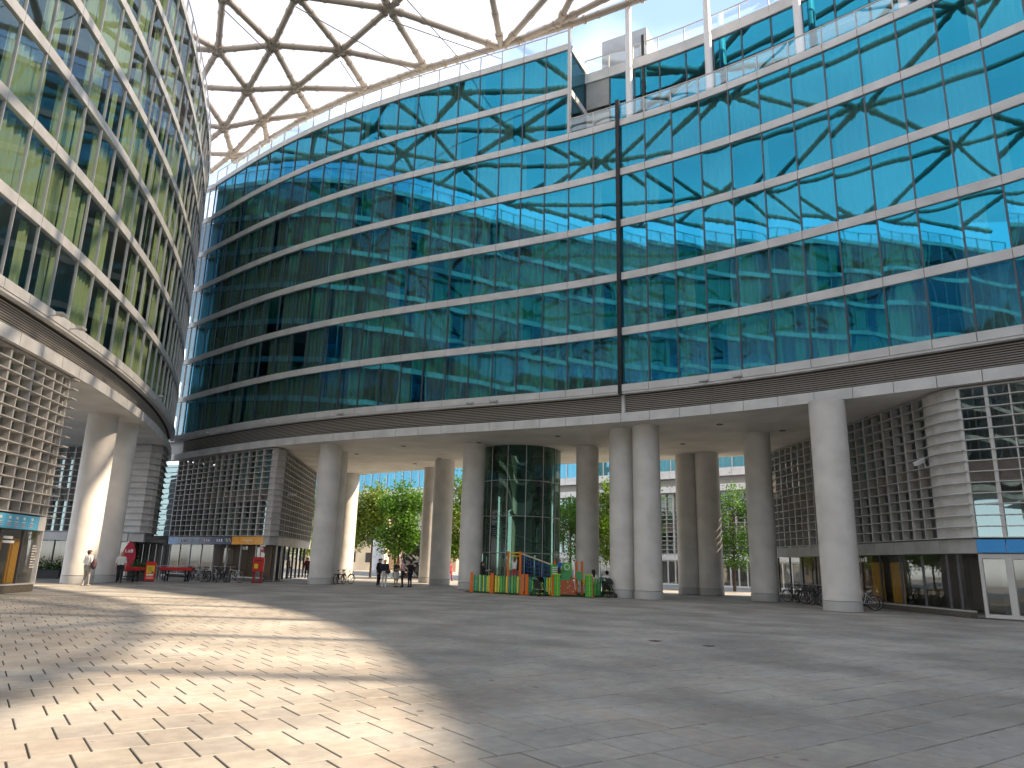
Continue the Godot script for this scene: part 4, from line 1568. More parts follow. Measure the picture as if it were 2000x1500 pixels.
func column_far(p: Vector3):
	var o = thing("column", "distant white column under the far curved office block", "column", p, 0.0, "distant columns under the far block")
	var s = soup()
	s.lathe(Vector3.ZERO, [[0.9, 0.0], [0.9, 9.3]], 24)
	part(o, "shaft", s.mesh(), M["column"])
	s = soup()
	s.lathe(Vector3.ZERO, [[0.95, 0.0], [0.95, 0.4], [0.9, 0.42]], 24)
	part(o, "base_ring", s.mesh(), M["column_base"])

# ---------------------------------------------------------------- trees
func leaf(s: Soup, p: Vector3, size: float, r: RandomNumberGenerator):
	var d = Vector3(r.randf_range(-1, 1), r.randf_range(-0.7, 0.5), r.randf_range(-1, 1)).normalized()
	var e = d.cross(Vector3(r.randf_range(-1, 1), r.randf_range(-1, 1), r.randf_range(-1, 1)).normalized()).normalized()
	var g = r.randf_range(0.7, 1.25)
	s.col = Color(g * r.randf_range(0.85, 1.2), g, g * r.randf_range(0.8, 1.1))
	var z = size * r.randf_range(0.7, 1.3)
	var nn = d.cross(e).normalized()
	s.quad(p, p + d * z * 0.5 + e * z * 0.32, p + d * z, p + d * z * 0.5 - e * z * 0.32, nn)

func tree(called: String, label: String, at: Vector3, h: float, crown_base: float, wide: float, leaves: int, lm: Material, sd: int, leaf_size = 0.22):
	var o = thing(called, label, "tree", at, 0.0, "street trees in the second court")
	var r := RandomNumberGenerator.new()
	r.seed = sd
	var s = soup()
	var lean = Vector3(r.randf_range(-0.02, 0.02), 1, r.randf_range(-0.02, 0.02))
	s.tube(Vector3.ZERO, lean * crown_base, 0.13, 0.10, 8)
	s.tube(lean * crown_base, lean * h * 0.92, 0.10, 0.02, 7)
	var tips = []
	for k in 26:
		var y = lerpf(crown_base, h * 0.88, pow(r.randf(), 0.9))
		var f = (y - crown_base) / (h - crown_base)
		var w = r.randf() * TAU
		var rad = wide * sqrt(maxf(0.08, sin(PI * clampf(0.12 + f * 0.86, 0, 1)))) * r.randf_range(0.55, 1.0)
		var tip = lean * y + Vector3(cos(w) * rad, rad * r.randf_range(0.3, 0.8), sin(w) * rad)
		var mid = (lean * y).lerp(tip, 0.5) + Vector3(0, -0.08, 0)
		s.tube(lean * y, mid, 0.045, 0.03, 5, false)
		s.tube(mid, tip, 0.03, 0.010, 5, false)
		tips.append(tip)
		tips.append(mid.lerp(tip, 0.4))
	tips.append(lean * h)
	tips.append(lean * h * 0.95)
	part(o, "trunk", s.mesh(), M["bark"])
	s = soup()
	for k in leaves:
		var t = tips[r.randi() % tips.size()]
		var g = Vector3(r.randfn(), r.randfn() * 0.8, r.randfn()) * wide * 0.24
		leaf(s, t + g, leaf_size, r)
	part(o, "crown", s.mesh(), lm)

func trees():
	tree("street_tree", "yellowing leafy tree in the far court, sunlit beside the half sunlit column", Vector3(-13.9, 0, -76.5), 8.6, 2.4, 2.5, 8000, M["leaf0"], 1, 0.28)
	tree("street_tree", "bright green full-crowned tree behind the group of talking people", Vector3(-10.5, 0, -72.0), 8.8, 2.3, 2.2, 8500, M["leaf1"], 2, 0.27)
	tree("street_tree", "lime green tree between two rear columns, by the glass lift drum", Vector3(-4.6, 0, -74.0), 9.8, 2.0, 2.2, 7000, M["leaf2"], 3, 0.28)
	tree("street_tree", "slim dark tree standing right behind the glass lift drum", Vector3(6.2, 0, -74.0), 8.0, 2.0, 1.9, 5000, M["leaf1"], 4, 0.24)
	tree("street_tree", "green tree showing behind the close pair of columns", Vector3(11.0, 0, -64.0), 9.0, 2.0, 1.9, 7500, M["leaf1"], 5, 0.26)
	tree("street_tree", "sparse thin-leaved tree in front of the far white gridded front", Vector3(18.0, 0, -59.5), 8.2, 1.9, 1.7, 3200, M["leaf1"], 6, 0.20)
	tree("street_tree", "leafy tree half hidden behind the lattice pavilion's rear end", Vector3(-22.5, 0, -84.0), 9.0, 2.0, 2.6, 4200, M["leaf2"], 7, 0.3)
	tree("street_tree", "pale yellow-green tree in the gap behind the rear column row", Vector3(-20.0, 0, -92.0), 8.5, 2.0, 2.4, 3000, M["leaf0"], 8, 0.3)
	tree("street_tree", "green tree close behind the bicycle row end column", Vector3(8.6, 0, -60.5), 8.4, 1.9, 1.7, 6000, M["leaf2"], 9, 0.24)
# ---------------------------------------------------------------- people
const SKIN := Color(0.50, 0.30, 0.21)

func net(bones: Array, cell: float, s: Soup):
	var lo = Vector3(1e9, 1e9, 1e9)
	var hi = -lo
	for b in bones:
		var r = maxf(b[2], b[3]) + 0.04
		for p in [b[0], b[1]]:
			lo = lo.min(p - Vector3(r, r, r))
			hi = hi.max(p + Vector3(r, r, r))
	var nx = int((hi.x - lo.x) / cell) + 2
	var ny = int((hi.y - lo.y) / cell) + 2
	var nz = int((hi.z - lo.z) / cell) + 2
	var f := PackedFloat32Array()
	f.resize(nx * ny * nz)
	f.fill(1.0)
	var near := PackedFloat32Array()
	near.resize(nx * ny * nz)
	near.fill(1.0)
	var cid := PackedInt32Array()
	cid.resize(nx * ny * nz)
	for bi in bones.size():
		var b = bones[bi]
		var a: Vector3 = b[0]
		var ab: Vector3 = b[1] - a
		var l2 = maxf(ab.length_squared(), 1e-6)
		var m = maxf(b[2], b[3]) + 0.05
		var bl = ((a.min(b[1]) - Vector3(m, m, m) - lo) / cell).floor()
		var bh = ((a.max(b[1]) + Vector3(m, m, m) - lo) / cell).ceil()
		for z in range(maxi(0, int(bl.z)), mini(nz, int(bh.z) + 1)):
			for y in range(maxi(0, int(bl.y)), mini(ny, int(bh.y) + 1)):
				var i = (z * ny + y) * nx
				for x in range(maxi(0, int(bl.x)), mini(nx, int(bh.x) + 1)):
					var p = lo + Vector3(x, y, z) * cell
					var t = clampf((p - a).dot(ab) / l2, 0.0, 1.0)
					var d = p.distance_to(a + ab * t) - lerpf(b[2], b[3], t)
					var o = f[i + x]
					var h = maxf(0.035 - absf(o - d), 0.0) / 0.035
					f[i + x] = minf(o, d) - h * h * 0.035 * 0.25
					if d < near[i + x]:
						near[i + x] = d
						cid[i + x] = bi
	var vid := {}
	var sx = 1
	var sy = nx
	var sz = nx * ny
	var corner = [0, sx, sy, sx + sy, sz, sx + sz, sy + sz, sx + sy + sz]
	for z in range(0, nz - 1):
		for y in range(0, ny - 1):
			for x in range(0, nx - 1):
				var i = (z * ny + y) * nx + x
				var c0 = f[i] < 0.0
				var same = true
				for k in range(1, 8):
					if (f[i + corner[k]] < 0.0) != c0:
						same = false
						break
				if same:
					continue
				var acc = Vector3.ZERO
				var cnt = 0
				for e in [[0, 1], [2, 3], [4, 5], [6, 7], [0, 2], [1, 3], [4, 6], [5, 7], [0, 4], [1, 5], [2, 6], [3, 7]]:
					var fa = f[i + corner[e[0]]]
					var fb = f[i + corner[e[1]]]
					if (fa < 0.0) != (fb < 0.0):
						var t = fa / (fa - fb)
						var pa = Vector3(e[0] & 1, (e[0] >> 1) & 1, e[0] >> 2)
						var pb = Vector3(e[1] & 1, (e[1] >> 1) & 1, e[1] >> 2)
						acc += pa.lerp(pb, t)
						cnt += 1
				var g = Vector3(f[i + sx] - f[i] + f[i + 7 * 0 + sx + sy] - f[i + sy], f[i + sy] - f[i] + f[i + sx + sy] - f[i + sx], f[i + sz] - f[i] + f[i + sx + sz] - f[i + sx])
				var bi2 = cid[i]
				var best = near[i]
				for k in range(1, 8):
					if near[i + corner[k]] < best:
						best = near[i + corner[k]]
						bi2 = cid[i + corner[k]]
				s.col = bones[bi2][4]
				vid[i] = s.vert(lo + (Vector3(x, y, z) + acc / cnt) * cell, g.normalized() if g.length() > 1e-6 else Vector3.UP)
	for i in vid:
		var inside = f[i] < 0.0
		for ax in [[sx, sy, sz], [sy, sz, sx], [sz, sx, sy]]:
			if (f[i + ax[0]] < 0.0) == inside:
				continue
			var a1 = i - ax[1]
			var a2 = i - ax[2]
			var a3 = i - ax[1] - ax[2]
			if vid.has(a1) and vid.has(a2) and vid.has(a3):
				s.ix.append_array(PackedInt32Array([vid[i], vid[a1], vid[a3], vid[i], vid[a3], vid[a2]]))

# joints for a standing adult 1.72 m tall, facing +z; pose overrides them
func person(label: String, at: Vector3, turn: float, look: Dictionary, pose = {}, size = 1.0, hair = Color(0.03, 0.02, 0.015), long_hair = false, group = "") -> Node3D:
	var j = {
		"hip": Vector3(0, 0.95, 0), "chest": Vector3(0, 1.30, 0), "neck": Vector3(0, 1.47, 0), "head": Vector3(0, 1.61, 0.015),
		"sl": Vector3(0.185, 1.41, 0), "el": Vector3(0.245, 1.14, -0.03), "wl": Vector3(0.25, 0.89, 0.05),
		"sr": Vector3(-0.185, 1.41, 0), "er": Vector3(-0.245, 1.14, -0.03), "wr": Vector3(-0.25, 0.89, 0.05),
		"hl": Vector3(0.09, 0.92, 0), "kl": Vector3(0.10, 0.50, 0.02), "al": Vector3(0.105, 0.085, -0.02),
		"hr": Vector3(-0.09, 0.92, 0), "kr": Vector3(-0.10, 0.50, 0.02), "ar": Vector3(-0.105, 0.085, -0.02),
	}
	for k in pose:
		j[k] = pose[k]
	var shirt: Color = look.get("shirt", Color(0.7, 0.7, 0.7))
	var sleeve: Color = look.get("sleeve", SKIN)
	var legs: Color = look.get("legs", Color(0.03, 0.03, 0.035))
	var shin: Color = look.get("shin", legs)
	var shoe: Color = look.get("shoe", Color(0.03, 0.03, 0.03))
	var stout: float = look.get("stout", 1.0)
	var b = []
	var side = (j.sl - j.sr).normalized()
	for q in [-1.0, 1.0]:
		b.append([j.chest + side * 0.075 * q + Vector3(0, 0.04, 0), j.hip + side * 0.065 * q + Vector3(0, 0.08, 0), 0.118 * stout, 0.110 * stout, shirt])
		b.append([j.hip + side * 0.06 * q + Vector3(0, 0.02, 0), j.hip + side * 0.07 * q + Vector3(0, -0.05, 0), 0.118 * stout, 0.112, legs])
	b.append([j.sl * 0.86 + j.sr * 0.14, j.sr * 0.86 + j.sl * 0.14, 0.078, 0.078, shirt])
	b.append([j.neck - Vector3(0, 0.03, 0), j.head - Vector3(0, 0.03, 0), 0.055, 0.052, SKIN])
	var face = look.get("face", Vector3(0, 0, 1))
	b.append([j.head + Vector3(0, 0.035, 0) - face * 0.02, j.head + Vector3(0, 0.01, 0) + face * 0.012, 0.092, 0.088, SKIN])
	b.append([j.head + Vector3(0, -0.02, 0), j.head + Vector3(0, -0.065, 0) + face * 0.035, 0.072, 0.05, SKIN])
	for q in ["l", "r"]:
		b.append([j["s" + q], j["e" + q], 0.062 * stout, 0.050, shirt])
		b.append([j["e" + q], j["w" + q], 0.046, 0.032, sleeve])
		b.append([j["h" + q], j["k" + q], 0.098, 0.066, legs])
		b.append([j["k" + q], j["a" + q], 0.066 if shin == legs else 0.055, 0.044, shin])
		var toe = look.get("toe_" + q, Vector3(0, -0.045, 0.14))
		b.append([j["a" + q] + Vector3(0, -0.035, -0.03), j["a" + q] + toe, 0.045, 0.036, shoe])
		var hd = (j["w" + q] - j["e" + q]).normalized()
		b.append([j["w" + q], j["w" + q] + hd * 0.075, 0.030, 0.036, SKIN])
	if look.has("skirt"):
		for q in [-1.0, 1.0]:
			b.append([j.hip + side * 0.05 * q, (j.kl + j.kr) * 0.5 + side * 0.09 * q + Vector3(0, 0.10, 0), 0.12, 0.13, look.skirt])
	var s = soup()
	net(b, 0.024, s)
	# fingers, nose, ears, eyes
	s.col = SKIN
	for q in ["l", "r"]:
		var hd = (j["w" + q] - j["e" + q]).normalized()
		var ac = hd.cross(Vector3.UP if absf(hd.y) < 0.8 else Vector3(0, 0, 1)).normalized()
		if absf(hd.y) >= 0.8:
			ac = Vector3(0, 0, 1)
		var curl = hd.cross(ac).normalized() * (1.0 if q == "l" else -1.0)
		var root = j["w" + q] + hd * 0.085
		for e in 4:
			var p0 = root + ac * (e - 1.5) * 0.019
			var ln = [0.068, 0.078, 0.072, 0.056][e]
			var p1 = p0 + hd * ln * 0.55
			s.tube(p0 - hd * 0.02, p1, 0.010, 0.009, 6)
			s.tube(p1, p1 + hd * ln * 0.4 + curl * 0.018, 0.009, 0.007, 6)
		var th = j["w" + q] + hd * 0.03 - ac * 0.03
		s.tube(th, th + hd * 0.035 - ac * 0.028, 0.011, 0.010, 6)
		s.tube(th + hd * 0.035 - ac * 0.028, th + hd * 0.07 - ac * 0.030, 0.010, 0.008, 6)
	var up_side = face.cross(Vector3.UP).normalized()
	s.ball(j.head + face * 0.108 + Vector3(0, -0.012, 0), Vector3(0.014, 0.024, 0.014), 8)
	for q in [-1.0, 1.0]:
		s.ball(j.head + up_side * 0.092 * q - face * 0.005, Vector3(0.014, 0.03, 0.02), 8)
		s.col = Color(0.02, 0.015, 0.01)
		s.ball(j.head + up_side * 0.034 * q + face * 0.092 + Vector3(0, 0.015, 0), Vector3(0.012, 0.007, 0.012), 6)
		s.col = SKIN
	s.col = Color(0.35, 0.13, 0.11)
	s.ball(j.head + face * 0.092 + Vector3(0, -0.058, 0), Vector3(0.024, 0.006, 0.012), 6)
	var o = thing("person", label, "person", at, turn, group)
	o.scale = Vector3.ONE * size
	part(o, "body", s.mesh(), M["body"])
	var h = soup()
	h.col = hair
	var hb = [[j.head + Vector3(0, 0.055, 0) - face * 0.035, j.head + Vector3(0, 0.06, 0) + face * 0.02, 0.094, 0.082, hair], [j.head + Vector3(0, 0.03, 0) - face * 0.045, j.head + Vector3(0, -0.03, 0) - face * 0.05, 0.088, 0.066, hair]]
	if long_hair:
		hb.append([j.head - face * 0.06, j.head + Vector3(0, -0.22, 0) - face * 0.10, 0.07, 0.06, hair])
	net(hb, 0.018, h)
	part(o, "hair", h.mesh(), M["body"])
	return o

func tinted(key: String, c: Color) -> StandardMaterial3D:
	if not M.has(key):
		mat(key, lin(c.r, c.g, c.b), 0.7)
	return M[key]

func held_bag(o: Node3D, called: String, c: Vector3, size: Vector3, m: Material):
	var s = soup()
	s.ball(c, size, 14)
	part(o, called, s.mesh(), m)

func people():
	var white = Color(0.72, 0.72, 0.70)
	var stroll_l = {"kl": Vector3(0.10, 0.50, 0.10), "al": Vector3(0.10, 0.085, 0.12), "kr": Vector3(-0.10, 0.50, 0.0), "ar": Vector3(-0.10, 0.10, -0.18)}
	# walking man with a backpack on one shoulder, back to the viewer
	var p = person("person in white shirt and grey trousers walking with a dark backpack on one shoulder", Vector3(-21.3, 0, -38.2), PI - 0.35, {"shirt": white, "sleeve": white, "legs": Color(0.26, 0.25, 0.24), "shoe": Color(0.25, 0.24, 0.22), "stout": 1.08}, {"kl": Vector3(0.09, 0.5, 0.03), "kr": Vector3(-0.09, 0.5, 0.06), "al": Vector3(0.08, 0.085, -0.06), "ar": Vector3(-0.10, 0.085, 0.10), "er": Vector3(-0.27, 1.16, -0.02), "wr": Vector3(-0.20, 1.02, 0.16), "el": Vector3(0.27, 1.15, 0.0), "wl": Vector3(0.20, 1.0, 0.18)}, 1.02, Color(0.05, 0.035, 0.03))
	var bag = thing("backpack", "dark maroon backpack hanging from the shoulder of the walking person in white", "backpack", Vector3(-20.96, 1.06, -38.12))
	var s = soup()
	s.ball(Vector3(0, 0.02, 0), Vector3(0.15, 0.26, 0.11), 14)
	part(bag, "sack", s.mesh(), tinted("maroon", Color(0.05, 0.022, 0.03)))
	s = soup()
	s.ball(Vector3(0.03, -0.06, 0.09), Vector3(0.10, 0.12, 0.05), 10)
	part(bag, "pocket", s.mesh(), tinted("maroon", Color(0.05, 0.022, 0.03)))
	s = soup()
	s.tube(Vector3(-0.03, 0.24, 0), Vector3(-0.12, 0.40, -0.03), 0.022, 0.022, 6)
	part(bag, "strap", s.mesh(), M["black"])
	# man by the cafe
	person("person in white T-shirt, dark trousers and cap strolling past the cafe planters", Vector3(-22.3, 0, -43.4), 0.5, {"shirt": white, "legs": Color(0.018, 0.02, 0.028)}, stroll_l, 1.0, Color(0.55, 0.25, 0.08))
	# talking group
	person("person in black jacket and black trousers standing with the talking group", Vector3(-8.35, 0, -49.0), 1.2, {"shirt": Color(0.015, 0.015, 0.016), "sleeve": Color(0.015, 0.015, 0.016), "legs": Color(0.012, 0.012, 0.013), "shoe": Color(0.4, 0.38, 0.35)}, {"head": Vector3(0.0, 1.60, 0.05)}, 1.02)
	var w = person("person in navy top and white trousers with a maroon shoulder bag, back turned", Vector3(-7.75, 0, -47.6), PI + 0.2, {"shirt": Color(0.012, 0.016, 0.035), "sleeve": Color(0.012, 0.016, 0.035), "legs": Color(0.62, 0.60, 0.56), "shoe": Color(0.55, 0.53, 0.5), "stout": 1.12}, {}, 0.98, Color(0.5, 0.34, 0.12))
	bag = thing("handbag", "maroon leather handbag hanging at the back of the person in navy", "handbag", Vector3(-7.50, 0.98, -47.38))
	s = soup()
	s.ball(Vector3.ZERO, Vector3(0.17, 0.14, 0.07), 14)
	part(bag, "body", s.mesh(), tinted("maroon", Color(0.05, 0.022, 0.03)))
	s = soup()
	s.path([Vector3(-0.10, 0.10, 0), Vector3(-0.06, 0.42, -0.05), Vector3(0.10, 0.10, 0)], 0.012)
	part(bag, "strap", s.mesh(), M["black"])
	person("red-haired person in dark top and striped white skirt bending over a leaflet", Vector3(-7.15, 0, -48.6), 0.9, {"shirt": Color(0.02, 0.035, 0.03), "legs": Color(0.55, 0.53, 0.5), "skirt": Color(0.55, 0.53, 0.5), "shin": SKIN}, {"head": Vector3(0.02, 1.56, 0.10), "neck": Vector3(0.0, 1.45, 0.03), "el": Vector3(0.22, 1.14, 0.08), "wl": Vector3(0.08, 1.12, 0.26), "er": Vector3(-0.22, 1.14, 0.08), "wr": Vector3(-0.08, 1.12, 0.26)}, 0.96, Color(0.38, 0.12, 0.04), true)
	person("person in pink short-sleeved shirt and black trousers holding a leaflet to the group", Vector3(-6.75, 0, -48.7), -1.35, {"shirt": Color(0.62, 0.42, 0.45), "legs": Color(0.012, 0.012, 0.014), "stout": 1.18}, {"el": Vector3(0.24, 1.14, 0.06), "wl": Vector3(0.12, 1.12, 0.30), "er": Vector3(-0.24, 1.14, 0.06), "wr": Vector3(-0.12, 1.12, 0.30)}, 1.02, Color(0.06, 0.03, 0.02))
	var lf = thing("leaflet", "white folded leaflet held up in front of the pink shirt", "leaflet", Vector3(-7.12, 1.16, -48.62), 0.3)
	bx(lf, "page", Vector3(-0.05, 0, 0), Vector3(0.11, 0.006, 0.16), M["white"], 0.1)
	bx(lf, "page", Vector3(0.06, 0.02, 0), Vector3(0.11, 0.006, 0.16), M["white"], 0.1)
	person("person with a black backpack and dark jeans standing behind the pink shirt", Vector3(-6.35, 0, -49.4), -2.2, {"shirt": Color(0.016, 0.015, 0.017), "legs": Color(0.018, 0.022, 0.04)}, {}, 0.98)
	# playground
	person("long-haired person in black vest reaching forward inside the playground", Vector3(-1.55, 0.03, -46.6), 1.5, {"shirt": Color(0.014, 0.013, 0.014), "legs": Color(0.02, 0.02, 0.025)}, {"el": Vector3(0.20, 1.20, 0.22), "wl": Vector3(0.16, 1.24, 0.46), "er": Vector3(-0.20, 1.18, 0.20), "wr": Vector3(-0.16, 1.20, 0.44)}, 0.98, Color(0.02, 0.012, 0.01), true)
	person("small child in white hanging by both hands from the orange climbing frame", Vector3(0.42, 0.66, -43.6), 0.1, {"shirt": white, "legs": Color(0.35, 0.05, 0.06), "shin": SKIN, "shoe": Color(0.4, 0.05, 0.05)}, {"sl": Vector3(0.16, 1.46, 0), "el": Vector3(0.17, 1.72, 0.03), "wl": Vector3(0.12, 1.96, 0), "sr": Vector3(-0.16, 1.46, 0), "er": Vector3(-0.17, 1.72, 0.03), "wr": Vector3(-0.12, 1.96, 0), "kl": Vector3(0.12, 0.58, 0.18), "al": Vector3(0.10, 0.22, 0.10), "kr": Vector3(-0.12, 0.56, 0.10), "ar": Vector3(-0.10, 0.18, 0.02)}, 0.70, Color(0.12, 0.05, 0.02))
	person("child in blue with a red cap playing on the slide platform", Vector3(3.02, 0.92, -43.2), -0.8, {"shirt": Color(0.02, 0.14, 0.5), "sleeve": white, "legs": Color(0.03, 0.03, 0.05)}, {}, 0.60, Color(0.5, 0.02, 0.02))
	var sit = {"hip": Vector3(0, 0.50, 0), "chest": Vector3(0, 0.86, 0.03), "neck": Vector3(0, 1.03, 0.04), "head": Vector3(0, 1.17, 0.06), "sl": Vector3(0.185, 0.97, 0.03), "el": Vector3(0.25, 0.72, 0.06), "wl": Vector3(0.16, 0.62, 0.28), "sr": Vector3(-0.185, 0.97, 0.03), "er": Vector3(-0.25, 0.72, 0.06), "wr": Vector3(-0.16, 0.62, 0.28), "hl": Vector3(0.10, 0.48, 0.02), "kl": Vector3(0.12, 0.50, 0.44), "al": Vector3(0.12, 0.085, 0.46), "hr": Vector3(-0.10, 0.48, 0.02), "kr": Vector3(-0.12, 0.50, 0.44), "ar": Vector3(-0.12, 0.085, 0.46)}
	person("dark-haired person in white shirt with a cross strap sitting inside the coloured fence", Vector3(4.95, 0.03, -42.9), PI + 0.25, {"shirt": white, "legs": Color(0.03, 0.03, 0.04), "stout": 1.05}, sit, 1.08, Color(0.012, 0.01, 0.01), true)
	person("person in white T-shirt and dark cap sitting beside the pushchairs", Vector3(5.70, 0.03, -42.9), PI - 0.2, {"shirt": white, "legs": Color(0.05, 0.045, 0.04), "stout": 1.2}, sit, 1.06, Color(0.03, 0.01, 0.01))
	for q in [[4.95, -42.9, "low grey stool under the dark-haired person in the playground"], [5.70, -42.9, "low grey stool under the person in the dark cap"]]:
		var st = thing("stool", q[2], "stool", Vector3(q[0], 0.02, q[1]))
		bx(st, "seat", Vector3(0, 0.38, 0), Vector3(0.4, 0.05, 0.34), M["panel_grey"])
		for e in 4:
			bx(st, "leg", Vector3(-0.17 + 0.34 * (e % 2), 0.18, -0.13 + 0.26 * (e / 2)), Vector3(0.04, 0.36, 0.04), M["charcoal"])
	# far figures
	person("person in dark red top and black trousers walking beyond the white pier", Vector3(-16.9, 0, -63.5), 0.3, {"shirt": Color(0.16, 0.015, 0.03), "sleeve": Color(0.16, 0.015, 0.03)}, stroll_l, 1.0)
	person("person in burgundy jacket standing by the lattice pavilion's glazed end", Vector3(-18.6, 0, -63.8), 2.4, {"shirt": Color(0.10, 0.01, 0.03), "sleeve": Color(0.10, 0.01, 0.03)}, {}, 1.0)
	person("person dressed in red walking in the far court past the rear columns", Vector3(-5.3, 0, -70.0), 1.0, {"shirt": Color(0.30, 0.03, 0.04), "sleeve": SKIN, "legs": Color(0.30, 0.02, 0.03)}, stroll_l, 1.0)
	person("seated person in dark clothes on the far bench beyond the rear columns", Vector3(-3.95, 0, -72.5), -1.2, {"shirt": Color(0.02, 0.02, 0.04), "sleeve": Color(0.02, 0.02, 0.04)}, sit, 1.0)
	var be = thing("bench", "low stone bench under the seated person in the far court", "bench", Vector3(-3.9, 0, -72.5), 0.35)
	bx(be, "seat", Vector3(0, 0.36, 0), Vector3(1.8, 0.10, 0.5), M["panel_grey"])
	bx(be, "leg", Vector3(-0.6, 0.16, 0), Vector3(0.2, 0.31, 0.4), M["panel_grey"])
	bx(be, "leg", Vector3(0.6, 0.16, 0), Vector3(0.2, 0.31, 0.4), M["panel_grey"])

# ---------------------------------------------------------------- bicycles
func make_bike(label: String, fm: Material, tyre: Material, at: Vector3, turn: float, basket = false, lean = 0.06) -> Node3D:
	var o = thing("bicycle", label, "bicycle", at, turn, "parked bicycles")
	o.rotation.x = 0
	var R := 0.335
	for q in [-0.52, 0.52]:
		var s = soup()
		var c = Vector3(q, R, 0)
		s.torus(c, Vector3(0, 0, 1), R - 0.02, 0.022, 24, 6)
		var w = part(o, "wheel", s.mesh(), tyre)
		s = soup()
		s.torus(c, Vector3(0, 0, 1), R - 0.05, 0.011, 24, 5)
		for k in 14:
			var a = TAU * k / 14
			s.tube(c + Vector3(0, 0, 0.02 * (1 - 2 * (k % 2))), c + Vector3(cos(a), sin(a), 0) * (R - 0.05), 0.0025, 0.0025, 3, false)
		s.tube(c - Vector3(0, 0, 0.04), c + Vector3(0, 0, 0.04), 0.022, 0.022, 8)
		part(w, "rim", s.mesh(), M["steel"])
	var bb = Vector3(-0.07, 0.29, 0)
	var st = Vector3(-0.20, 0.78, 0)
	var ht = Vector3(0.36, 0.84, 0)
	var hb = Vector3(0.40, 0.66, 0)
	var s = soup()
	s.tube(bb, st, 0.018, 0.018, 8)
	s.tube(st + Vector3(0.01, -0.06, 0), ht, 0.016, 0.016, 8)
	s.tube(bb, hb, 0.019, 0.019, 8)
	s.tube(hb, ht, 0.019, 0.019, 8)
	for z in [-0.045, 0.045]:
		s.tube(bb + Vector3(0, 0, z * 0.5), Vector3(-0.52, R, z), 0.010, 0.009, 6)
		s.tube(st + Vector3(0.01, -0.08, z * 0.3), Vector3(-0.52, R, z), 0.009, 0.008, 6)
		s.tube(hb + Vector3(0, 0, z), Vector3(0.52, R, z), 0.012, 0.010, 6)
	part(o, "frame", s.mesh(), fm)
	s = soup()
	s.tube(ht, ht + Vector3(-0.03, 0.14, 0), 0.014, 0.014, 6)
	s.path([Vector3(0.24, 0.99, -0.29), Vector3(0.33, 0.985, -0.12), Vector3(0.34, 0.98, 0.12), Vector3(0.24, 0.99, 0.29)], 0.012)
	part(o, "handlebar", s.mesh(), M["steel"])
	s = soup()
	s.ball(st + Vector3(-0.03, 0.13, 0), Vector3(0.13, 0.035, 0.075), 10)
	s.tube(st, st + Vector3(-0.02, 0.12, 0), 0.013, 0.013, 6)
	part(o, "saddle", s.mesh(), M["black"])
	s = soup()
	s.torus(bb + Vector3(0, 0, 0.05), Vector3(0, 0, 1), 0.085, 0.010, 16, 5)
	s.tube(bb + Vector3(0, 0, 0.06), bb + Vector3(0.10, -0.13, 0.07), 0.009, 0.009, 5)
	s.tube(bb + Vector3(0, 0, -0.06), bb + Vector3(-0.10, 0.13, -0.07), 0.009, 0.009, 5)
	s.bx(bb + Vector3(0.10, -0.13, 0.11), Vector3(0.09, 0.02, 0.08))
	s.bx(bb + Vector3(-0.10, 0.13, -0.11), Vector3(0.09, 0.02, 0.08))
	part(o, "crank", s.mesh(), M["charcoal"])
	s = soup()
	for q in [-0.52, 0.52]:
		var from = -0.1 if q < 0 else 0.5
		for k in 7:
			var a0 = from + k * 0.32
			var a1 = a0 + 0.32
			s.bar(Vector3(q + cos(a0) * 0.365, R + sin(a0) * 0.365, 0), Vector3(q + cos(a1) * 0.365, R + sin(a1) * 0.365, 0), 0.055, 0.008)
	part(o, "mudguard", s.mesh(), M["charcoal"] if fm != M["bike_white"] else M["steel"])
	if basket:
		s = soup()
		for k in 6:
			s.torus(Vector3(0.50, 0.72 + k * 0.045, 0), Vector3.UP, 0.13 + k * 0.008, 0.006, 14, 4)
		part(o, "basket", s.mesh(), M["charcoal"])
	return o

